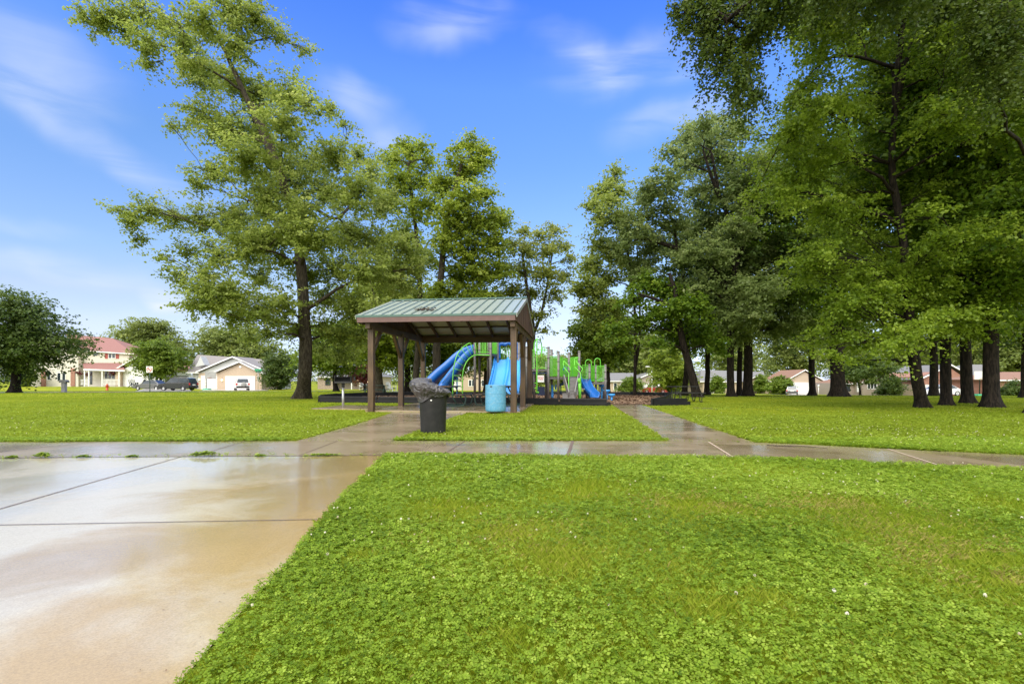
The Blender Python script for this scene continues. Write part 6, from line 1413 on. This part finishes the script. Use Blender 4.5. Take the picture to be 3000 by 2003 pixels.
def vehicle(name, label, cat, loc, rz, L, W, H, kind, paint, group=None, spare=False, rack=False):
    """x forward; kinds: suv, sedan, pickup"""
    root = thing(name, loc, label, cat, group, rz); g = .24 * H / 1.6; belt = H * .60; r = H * .205 if kind != 'sedan' else H * .22
    fx, bx = L / 2, -L / 2
    if kind == 'suv':
        low = [(bx, g + .18), (bx + .04, belt), (bx + .06, belt + .02), (fx * .48, belt), (fx * .93, belt * .88), (fx, belt * .70), (fx, g + .15), (fx - .12, g), (bx + .12, g)]
        cab = [(bx + .06, belt), (bx + .26, H * .96), (bx + .5, H), (fx * .05, H), (fx * .18, H * .97), (fx * .52, belt)]
    elif kind == 'sedan':
        low = [(bx, g + .2), (bx + .05, belt * 1.02), (bx * .62, belt * 1.06), (fx * .42, belt), (fx * .92, belt * .84), (fx, belt * .62), (fx, g + .12), (fx - .15, g), (bx + .15, g)]
        cab = [(bx * .74, belt * 1.02), (bx * .40, H * .97), (bx * .1, H), (fx * .1, H * .97), (fx * .5, belt)]
    else:
        low = [(bx, g + .2), (bx, belt * 1.03), (bx * .06, belt * 1.03), (bx * .06, belt), (fx * .60, belt), (fx * .96, belt * .92), (fx, belt * .72), (fx, g + .15), (fx - .12, g), (bx + .1, g)]
        cab = [(bx * .06, belt), (bx * .03, H * .97), (fx * .04, H), (fx * .30, H * .97), (fx * .58, belt)]
    m = MB(); hw = W / 2
    def loft(poly, ws):
        n = len(poly); rows = []
        for (yy, k, dz) in ws: rows += [(px_ * k, yy, pz + dz) for px_, pz in poly]
        fs = [(i * n + a, i * n + (a + 1) % n, (i + 1) * n + (a + 1) % n, (i + 1) * n + a) for i in range(len(ws) - 1) for a in range(n)]
        m.add(rows, fs + [tuple(range(n)), tuple(reversed([(len(ws) - 1) * n + a for a in range(n)]))])
    loft(low, [(-hw, .985, 0), (-hw + .06, 1, 0), (hw - .06, 1, 0), (hw, .985, 0)])
    n = len(cab); t = .16; rows = []
    for s in (-1, 1):
        for px_, pz in cab: f = (pz - belt) / (H - belt); rows.append((px_, s * (hw - .05 - t * f), pz + .001))
    m.add(rows, [tuple(range(n)), tuple(reversed(range(n, 2 * n)))] + [(i, i + n, (i + 1) % n + n, (i + 1) % n) for i in range(n)])
    if kind == 'pickup':       # bed walls stand proud of the load floor
        for s in (-1, 1): m.b2((bx + .02, s * (hw - .1), belt * 1.03), (bx * .08, s * (hw - .02), belt * 1.10))
        m.b2((bx + .01, -hw + .1, belt * 1.03), (bx + .07, hw - .1, belt * 1.10))
    for s in (-1, 1):
        for xx in (bx * .60, fx * .62):          # wheel arches
            q = [(xx + r * 1.22 * math.cos(a), r + r * 1.22 * math.sin(a)) for a in [math.pi * k / 10 for k in range(11)]] + [(xx - r * 1.02, r), (xx + r * 1.02, r)]
            ar = [(xx + r * 1.2 * math.cos(math.pi * k / 10), r + r * 1.2 * math.sin(math.pi * k / 10)) for k in range(11)] + [(xx + r * 1.04 * math.cos(math.pi * k / 10), r + r * 1.04 * math.sin(math.pi * k / 10)) for k in range(10, -1, -1)]
            m.prism(ar, s * (hw - .02), s * (hw + .025), 'y')
    m.build('body', paint, root, bevel=.02)
    # windows: side, front and rear glass set just proud of the cabin
    def side_glass(x0, x1):
        out = []
        for s in (-1, 1):
            mm = MB(); q = []
            for (xx, ff) in ((x0[0], .10), (x1[0], .10), (x1[1], .86), (x0[1], .86)): q.append((xx, s * (hw - .05 - t * ff + .008), belt + (H - belt) * ff))
            mm.add(q + [(a, b - s * .02, c) for a, b, c in q], [(0, 1, 2, 3), (7, 6, 5, 4), (0, 4, 5, 1), (1, 5, 6, 2), (2, 6, 7, 3), (3, 7, 4, 0)]); mm.build('side_window', 'window_glass', root)
    def xat(i, j, f): return lerp(cab[i][0], cab[j][0], f)
    fr = lambda f: lerp(cab[-1][0], cab[-2][0], f); rr = lambda f: lerp(cab[0][0], cab[1][0], f)
    mid = (fr(.5) + rr(.5)) / 2
    if kind == 'pickup': side_glass((rr(.1) + .08, rr(.86) + .08), (fr(.1) - .10, fr(.86) - .06))
    else: side_glass((rr(.1) + .12, rr(.86) + .10), (mid - .05, mid - .05)); side_glass((mid + .05, mid + .05), (fr(.1) - .12, fr(.86) - .06))
    for (fn, s) in ((fr, 1), (rr, -1)):
        mm = MB(); a = [(fn(.1) + s * .012, y_ * (hw - .05 - t * .1 - .08), belt + (H - belt) * .1) for y_ in (-1, 1)] + [(fn(.88) + s * .012, y_ * (hw - .05 - t * .88 - .06), belt + (H - belt) * .88) for y_ in (1, -1)]
        mm.add(a + [(b - s * .02, c, d) for b, c, d in a], [(0, 1, 2, 3), (7, 6, 5, 4), (0, 4, 5, 1), (1, 5, 6, 2), (2, 6, 7, 3), (3, 7, 4, 0)]); mm.build('windscreen' if s > 0 else 'rear_window', 'window_glass', root)
    for xx in (bx * .60, fx * .62):
        for s in (-1, 1): wheel(root, xx, s * (hw - .08), r)
    for s in (-1, 1):
        mm = MB(); mm.b2((fx * .955, s * (hw - .36), belt * .66), (fx * 1.004, s * (hw - .06), belt * .80)); mm.build('headlight', 'head_lamp', root)
        mm = MB(); mm.b2((bx - .012, s * (hw - .20), belt * .72), (bx + .06, s * (hw - .02), belt * 1.0)); mm.build('tail_light', 'tail_red', root)
    mm = MB(); mm.b2((bx - .05, -hw + .06, g + .12), (bx + .05, hw - .06, g + .32)); mm.build('rear_bumper', 'border_plastic' if kind == 'suv' else paint, root, bevel=.02)
    mm = MB(); mm.b2((bx - .012, -.26, belt * .70), (bx + .01, .26, belt * .82)); mm.build('number_plate', 'sign_white', root)
    if spare:
        mm = MB(); rr_ = r * .95; sg = 20; vs = []; pr = [(rr_ * .3, -.16), (rr_ * .9, -.16), (rr_, -.10), (rr_, 0), (rr_ * .9, .03)]
        for (a, b) in pr: vs += [(bx + b, a * math.cos(6.283 * k / sg) - .1, belt * .82 + a * math.sin(6.283 * k / sg)) for k in range(sg)]
        mm.add(vs, [(i * sg + k, i * sg + (k + 1) % sg, (i + 1) * sg + (k + 1) % sg, (i + 1) * sg + k) for i in range(len(pr) - 1) for k in range(sg)], True); mm.add([v for v in vs[:sg]], [tuple(range(sg))]); mm.build('spare_wheel', 'fence_gray', root)
    if rack:
        for s in (-1, 1): mm = MB(); mm.tube([(bx * .7, s * (hw - .3), H + .06), (fx * .05, s * (hw - .3), H + .06)], .025, 6); mm.build('roof_rail', 'rim_silver', root)
    return root
def VO(px, Y): return ON(px, Y) + Vector((0, 0, .04))
vehicle('parked_suv', 'black sport utility vehicle parked on the drive before the grey house', 'car', VO(522, 66), R(177), 4.2, 1.8, 1.62, 'suv', 'car_black', rack=True)
vehicle('parked_sedan', 'dark grey sedan parked between the black car and the white garage', 'car', VO(445, 72), R(176), 4.4, 1.75, 1.38, 'sedan', 'car_gray')
vehicle('parked_suv', 'white off road vehicle with spare wheel on its tail before the double garage', 'car', VO(708, 71), R(122), 3.9, 1.7, 1.62, 'suv', 'car_white', spare=True)
vehicle('pickup_truck', 'red pickup truck parked by the street lamp', 'pickup', VO(1917, 86), R(172), 4.3, 1.85, 1.6, 'pickup', 'car_red')
vehicle('pickup_truck', 'dark grey pickup truck parked behind the red one', 'pickup', VO(1952, 90), R(172), 4.3, 1.85, 1.55, 'pickup', 'car_dark')
vehicle('parked_suv', 'silver grey car backed up beside the bright white garage door', 'car', VO(2320, 90), R(62), 4.2, 1.8, 1.42, 'suv', 'car_silver')
vehicle('parked_sedan', 'white sedan half hidden behind the black tree trunks', 'car', VO(2752, 64), R(178), 4.9, 1.8, 1.42, 'sedan', 'car_white')

# ---- street furniture ----------------------------------------------------
def sign_post():
    c = ON(439, 52); rt = thing('road_sign', c, 'white square prohibition sign with red ring on a thin post', 'road sign'); t = P(439, 1082, 52)
    m = MB(); m.tube([c - Vector((0, 0, .2)), (c.x, c.y, t.z + .3)], .035, 8); m.build('post', 'table_green', rt, off=c)
    s = 17.5 / FPX * 52 / 2 * 1.05; m = MB(); m.b2((c.x - s, c.y - .07, t.z - s), (c.x + s, c.y - .045, t.z + s)); pl = m.build('sign_plate', 'sign_white', rt, off=c, bevel=.01)
    m = MB(); m.tube([(c.x + s * .72 * math.cos(6.283 * k / 28), c.y - .075, t.z + s * .72 * math.sin(6.283 * k / 28)) for k in range(29)], s * .09, 6); m.bar((c.x - s * .5, c.y - .078, t.z + s * .5), (c.x + s * .5, c.y - .078, t.z - s * .5), s * .16, .01, up=(0, 1, 0)); m.build('red_ring', 'sign_red', pl, off=c)
    m = MB(); m.b2((c.x - s * .34, c.y - .074, t.z - s * .22), (c.x - s * .02, c.y - .0715, t.z + s * .3)); m.b2((c.x + s * .02, c.y - .074, t.z - s * .22), (c.x + s * .34, c.y - .0715, t.z + s * .12)); m.build('symbol', 'sign_black', pl, off=c)
sign_post()
def street_sign():
    c = ON(756, 62); rt = thing('street_sign', c, 'green street name sign on a thin post before the grey garage', 'street sign'); t = P(756, 1086, 62)
    m = MB(); m.tube([c - Vector((0, 0, .2)), (c.x, c.y, t.z)], .03, 8); m.build('post', 'galvanised', rt, off=c)
    m = MB(); m.bar((c.x - .38, c.y - .1, t.z + .12), (c.x + .42, c.y + .1, t.z + .12), .02, .2); m.build('name_blade', 'sign_green', rt, off=c)
    m = MB(); m.bar((c.x - .1, c.y - .4, t.z - .09), (c.x + .1, c.y + .4, t.z - .09), .02, .2); m.build('name_blade', 'sign_green', rt, off=c)
street_sign()
def hydrant():
    c = ON(314, 70); c.z += .0; rt = thing('fire_hydrant', c, 'small orange red fire hydrant on the verge by the street', 'hydrant'); k = 1.15
    m = MB(); m.lathe([(.17 * k, 0), (.17 * k, .05 * k), (.12 * k, .07 * k), (.115 * k, .5 * k), (.15 * k, .52 * k), (.15 * k, .57 * k), (.12 * k, .6 * k), (.09 * k, .7 * k), (.03 * k, .76 * k), (.03 * k, .8 * k), (0, .8 * k)], n=18); m.build('barrel', 'hydrant_red', rt)
    for s in (-1, 1):
        m = MB(); m.tube([(s * .1 * k, 0, .42 * k), (s * .21 * k, 0, .42 * k)], .06 * k, 10); m.build('nozzle_cap', 'hydrant_red', rt)
hydrant()
def mailbox():
    c = ON(188, 51); rt = thing('mailbox_post', c, 'grey mailbox on a wooden pillar beside the street', 'mailbox'); m = MB(); m.b2((-.16, -.16, -.1), (.16, .16, 1.0)); m.build('pillar', 'fence_gray', rt)
    m = MB(); m.prism([(-.34, .98), (.34, .98), (.36, 1.12), (.24, 1.26), (-.24, 1.26), (-.36, 1.12)], -.22, .22, 'y'); m.build('box', 'car_gray', rt, bevel=.01)
mailbox()
def hoop(label, px, Y, top, hh, board_px):
    c = ON(px, Y); rt = thing('basketball_hoop', c, label, 'basketball hoop'); t = P(px, top, Y)
    m = MB(); m.tube([(c.x, c.y, c.z), (c.x, c.y, t.z - .4), (c.x + board_px * .4, c.y - .1, t.z - .1)], .06, 8); m.build('pole', 'sign_black', rt, off=c)
    m = MB(); bx_ = c.x + board_px; m.b2((bx_ - .8, c.y - .2, t.z - .55), (bx_ + .8, c.y - .16, t.z + .45)); m.build('backboard', 'siding_white' if board_px == 0 else 'fence_gray', rt, off=c)
    m = MB(); m.tube([(bx_ + .23 * math.cos(6.283 * k / 16), c.y - .45 + .23 * math.sin(6.283 * k / 16), t.z - .42) for k in range(17)], .02, 6); m.build('rim', 'hydrant_red', rt, off=c)
    m = MB(); m.box((c.x, c.y + .2, c.z + .12), (.9, 1.0, .24), top=.75); m.build('base', 'sign_green', rt, off=c)
hoop('black basketball hoop standing before the small grey house garage door', 604, 74, 1098, 3, .75)
hoop('grey basketball hoop before the brick house at the right', 2870, 62, 1098, 3, 0)
def lamp_post(label, px, Y, top, glow):
    c = ON(px, Y); rt = thing('lamp_post', c, label, 'lamp post'); t = P(px, top, Y); m = MB(); m.tube([c - Vector((0, 0, .2)), (c.x, c.y, t.z - .2)], .05, 8); m.build('post', 'fence_brown' if glow else 'trim_white', rt, off=c)
    m = MB(); m.lathe([(.05, -.22), (.12, -.15), (.15, .05), (.16, .12)], t, 10); m.build('lantern', 'lamp_glow' if glow else 'trim_white', rt, off=c); m = MB(); m.lathe([(.19, .12), (.19, .14), (.05, .26), (0, .27)], t, 10); m.build('cap', 'sign_black' if glow else 'trim_white', rt, off=c)
lamp_post('lit lamp on a thin brown post right of the grey house', 814, 76, 1118, True)
lamp_post('white lamp post beside the wide white garage door', 2398, 92, 1131, False)
def street_lamp():
    c = ON(1910, 80); rt = thing('street_lamp', c, 'pale grey street lamp with single arm before the red pickup', 'street lamp'); t = P(1910, 1079, 80); a = P(1899, 1074, 80)
    m = MB(); m.tube([(c.x, c.y, c.z), (t.x, t.y, t.z)], [.11, .075], 10); m.build('pole', 'trim_white', rt, off=c); m = MB(); m.tube(smoothpath([t, t.lerp(a, .5) + Vector((0, 0, .1)), a], 4), .05, 8); m.build('arm', 'trim_white', rt, off=c)
    m = MB(); m.sphere(a + Vector((-.15, 0, 0)), (.32, .14, .09), 12, 6); m.build('lamp_head', 'trim_white', rt, off=c)
street_lamp()
def adirondack(name, label, px, Y, rz, mat, group=None, s=1.0):
    rt = thing(name, VO(px, Y), label, 'garden chair', group, rz); m = MB(); m.add([(-.3, -.35, .38), (.3, -.35, .38), (.3, .25, .26), (-.3, .25, .26), (-.3, -.35, .34), (.3, -.35, .34), (.3, .25, .22), (-.3, .25, .22)], [(0, 1, 2, 3), (7, 6, 5, 4), (0, 4, 5, 1), (1, 5, 6, 2), (2, 6, 7, 3), (3, 7, 4, 0)]); m.build('seat', mat, rt)
    m = MB()
    for k in range(5): x = -.28 + k * .14; tp = 1.0 - .05 * abs(k - 2); m.bar((x, .22, .24), (x * 1.1, .52, tp), .12, .025, up=(1, 0, 0))
    m.build('backrest', mat, rt)
    for sx in (-1, 1):
        m = MB(); m.b2((sx * .36 - .06, -.42, .55), (sx * .36 + .06, .34, .58)); m.build('armrest', mat, rt); m = MB(); m.b2((sx * .33 - .03, -.40, 0), (sx * .33 + .03, -.30, .55)); m.build('leg', mat, rt); m = MB(); m.bar((sx * .3, -.3, .33), (sx * .3, .62, .02), .04, .1); m.build('leg', mat, rt)
    rt.scale = (s,) * 3; return rt
adirondack('garden_chair', 'dark blue slatted chair at the end of the white garage drive', 391, 79, R(60), 'chair_navy', s=1.25)
adirondack('garden_chair', 'dark slatted chair close behind the grey sedan', 410, 79, R(-40), 'chair_navy', s=1.2)
adirondack('garden_chair', 'white garden chair standing alone left of the shelter corner post', 1062.5, 74, R(6), 'chair_white', s=1.2)
adirondack('garden_chair', 'white garden chair touching the shelter corner post', 1075, 74, R(-10), 'chair_white', s=1.2)
adirondack('garden_chair', 'white garden chair seen between two shelter posts', 1147, 66, R(70), 'chair_white', s=1.2)
# ================================================================ CAMERA, SKY, SUN
cam = bpy.data.cameras.new('camera'); co = bpy.data.objects.new('camera', cam); COL.objects.link(co)
co.location = (0, 0, CAMH); co.rotation_euler = (R(90), 0, 0)
cam.sensor_fit = 'HORIZONTAL'; cam.sensor_width = 36; cam.lens = 18.0; cam.shift_y = (HOR - 1001.5) / 3000.0
cam.clip_start = .05; cam.clip_end = 4000
scene.camera = co
SUN_EL, SUN_AZ = 42.0, 205.0      # azimuth measured clockwise from +Y: behind the camera and to its left
w = bpy.data.worlds.new('World'); scene.world = w; w.use_nodes = True
nt = w.node_tree; L = nt.links; bg = nt.nodes['Background']
sky = nd(nt, 'ShaderNodeTexSky', sky_type='NISHITA'); sky.sun_disc = False; sky.sun_elevation = R(SUN_EL); sky.sun_rotation = R(SUN_AZ)
sky.altitude = 200; sky.air_density = 1.0; sky.dust_density = .6; sky.ozone_density = 2.0
tc = nd(nt, 'ShaderNodeTexCoord'); sp = nd(nt, 'ShaderNodeSeparateXYZ'); L.new(tc.outputs['Generated'], sp.inputs[0])
def mth(op, a, b=None, clamp=False):
    n = nd(nt, 'ShaderNodeMath', operation=op); n.use_clamp = clamp
    for i, v in enumerate((a, b)):
        if v is None: continue
        if isinstance(v, (int, float)): n.inputs[i].default_value = v
        else: L.new(v, n.inputs[i])
    return n.outputs[0]
def mrange(f, a, b, c=0., d=1.):
    r = nd(nt, 'ShaderNodeMapRange'); r.interpolation_type = 'SMOOTHSTEP'
    for i, v in zip((1, 2, 3, 4), (a, b, c, d)): r.inputs[i].default_value = v
    L.new(f, r.inputs[0]); return r.outputs[0]
# thin cirrus: each streak lies round a compass direction (azimuth, elevation in degrees), drawn out along its own slant
azn = mth('MULTIPLY', mth('ARCTAN2', sp.outputs[0], sp.outputs[1]), 57.2958); eln = mth('MULTIPLY', mth('ARCSINE', sp.outputs[2]), 57.2958)
cb = nd(nt, 'ShaderNodeCombineXYZ'); L.new(azn, cb.inputs[0]); L.new(eln, cb.inputs[1])
nz = nd(nt, 'ShaderNodeTexNoise'); nz.inputs['Scale'].default_value = .11; nz.inputs['Detail'].default_value = 8; nz.inputs['Roughness'].default_value = .52; nz.inputs['Distortion'].default_value = .9
mp = nd(nt, 'ShaderNodeMapping'); mp.inputs['Scale'].default_value = (.42, 2.3, 1); mp.inputs['Rotation'].default_value = (0, 0, R(10)); L.new(cb.outputs[0], mp.inputs['Vector']); L.new(mp.outputs[0], nz.inputs['Vector'])
wob_ = nd(nt, 'ShaderNodeTexNoise'); wob_.inputs['Scale'].default_value = .12; wob_.inputs['Detail'].default_value = 3; L.new(cb.outputs[0], wob_.inputs['Vector'])
wc = nd(nt, 'ShaderNodeVectorMath', operation='MULTIPLY_ADD'); wc.inputs[1].default_value = (7, 5, 0); L.new(wob_.outputs['Color'], wc.inputs[0])
sh = nd(nt, 'ShaderNodeVectorMath', operation='ADD'); sh.inputs[1].default_value = (-3.5, -2.5, 0); L.new(cb.outputs[0], sh.inputs[0]); L.new(sh.outputs[0], wc.inputs[2])
tot = None
for (a_, e_, la, lb, rot, st) in WISPS:
    m_ = nd(nt, 'ShaderNodeMapping'); m_.vector_type = 'TEXTURE'; m_.inputs['Location'].default_value = (a_, e_, 0); m_.inputs['Rotation'].default_value = (0, 0, R(rot)); m_.inputs['Scale'].default_value = (la, lb, 1); L.new(wc.outputs[0], m_.inputs['Vector'])
    ln_ = nd(nt, 'ShaderNodeVectorMath', operation='LENGTH'); L.new(m_.outputs[0], ln_.inputs[0])
    f_ = mrange(ln_.outputs['Value'], 1.0, 0.0, 0, st); tot = f_ if tot is None else mth('ADD', tot, f_)
wisps = mth('MULTIPLY', tot, mrange(nz.outputs['Fac'], .28, .68, .12, 1.0), True)
# pale cloud added out of view, behind and overhead, to whiten the fill
back = mrange(sp.outputs[1], .25, -.25, 0, BACK_FILL_CLOUD)
over = mrange(sp.outputs[2], .60, .75, 0, OVER_FILL_CLOUD)
cover = mth('MAXIMUM', back, over)
# the polished blue of the photograph: colour balance of the sky by height above the horizon
cr = nd(nt, 'ShaderNodeValToRGB'); e = cr.color_ramp.elements
GRADE = [(0, (.62, .72, 1.12)), (.09, (.86, .80, .95)), (.14, (.96, .84, .88)), (.207, (.88, .91, 1.03)), (.38, (.74, .97, 1.27)), (.49, (.72, 1.05, 1.68)), (.60, (.48, .88, 1.85)), (1, (.5, .8, 1.3))]
while len(e) < len(GRADE): e.new(.5)
for q, (p_, c_) in enumerate(GRADE): e[q].position = p_; e[q].color = (c_[0] / 2, c_[1] / 2, c_[2] / 2, 1)
L.new(sp.outputs[2], cr.inputs[0])
vm = nd(nt, 'ShaderNodeVectorMath', operation='MULTIPLY'); L.new(sky.outputs[0], vm.inputs[0]); L.new(cr.outputs[0], vm.inputs[1])
v2 = nd(nt, 'ShaderNodeVectorMath', operation='SCALE'); v2.inputs['Scale'].default_value = 2.0; L.new(vm.outputs[0], v2.inputs[0])
m1 = nd(nt, 'ShaderNodeMix', data_type='RGBA'); m1.inputs[7].default_value = (*WISP_COL, 1); L.new(wisps, m1.inputs[0]); L.new(v2.outputs[0], m1.inputs[6])
m2 = nd(nt, 'ShaderNodeMix', data_type='RGBA'); m2.inputs[7].default_value = (*FILL_CLOUD_COL, 1); L.new(cover, m2.inputs[0]); L.new(m1.outputs[2], m2.inputs[6])
L.new(m2.outputs[2], bg.inputs['Color']); bg.inputs['Strength'].default_value = .1
sl = bpy.data.lights.new('sun', 'SUN'); sl.energy = SUN_E; sl.angle = R(SUN_ANG); sl.color = (1, .94, .84)
so = bpy.data.objects.new('sun', sl); COL.objects.link(so); so.location = (0, 0, 60)
az, el = R(SUN_AZ), R(SUN_EL)
d = Vector((math.sin(az) * math.cos(el), math.cos(az) * math.cos(el), math.sin(el)))
so.rotation_euler = d.to_track_quat('Z', 'Y').to_euler()
vs = scene.view_settings; scene.display_settings.display_device = 'sRGB'
vs.view_transform = 'Standard'; vs.look = 'None'; vs.gamma = 1; vs.use_curve_mapping = False; vs.exposure = EXPO
scene.cycles.use_denoising = True
scene.cycles.max_bounces = 9; scene.cycles.diffuse_bounces = 7; scene.cycles.glossy_bounces = 3; scene.cycles.transmission_bounces = 5; scene.cycles.transparent_max_bounces = 4
scene.cycles.caustics_reflective = False; scene.cycles.caustics_refractive = False
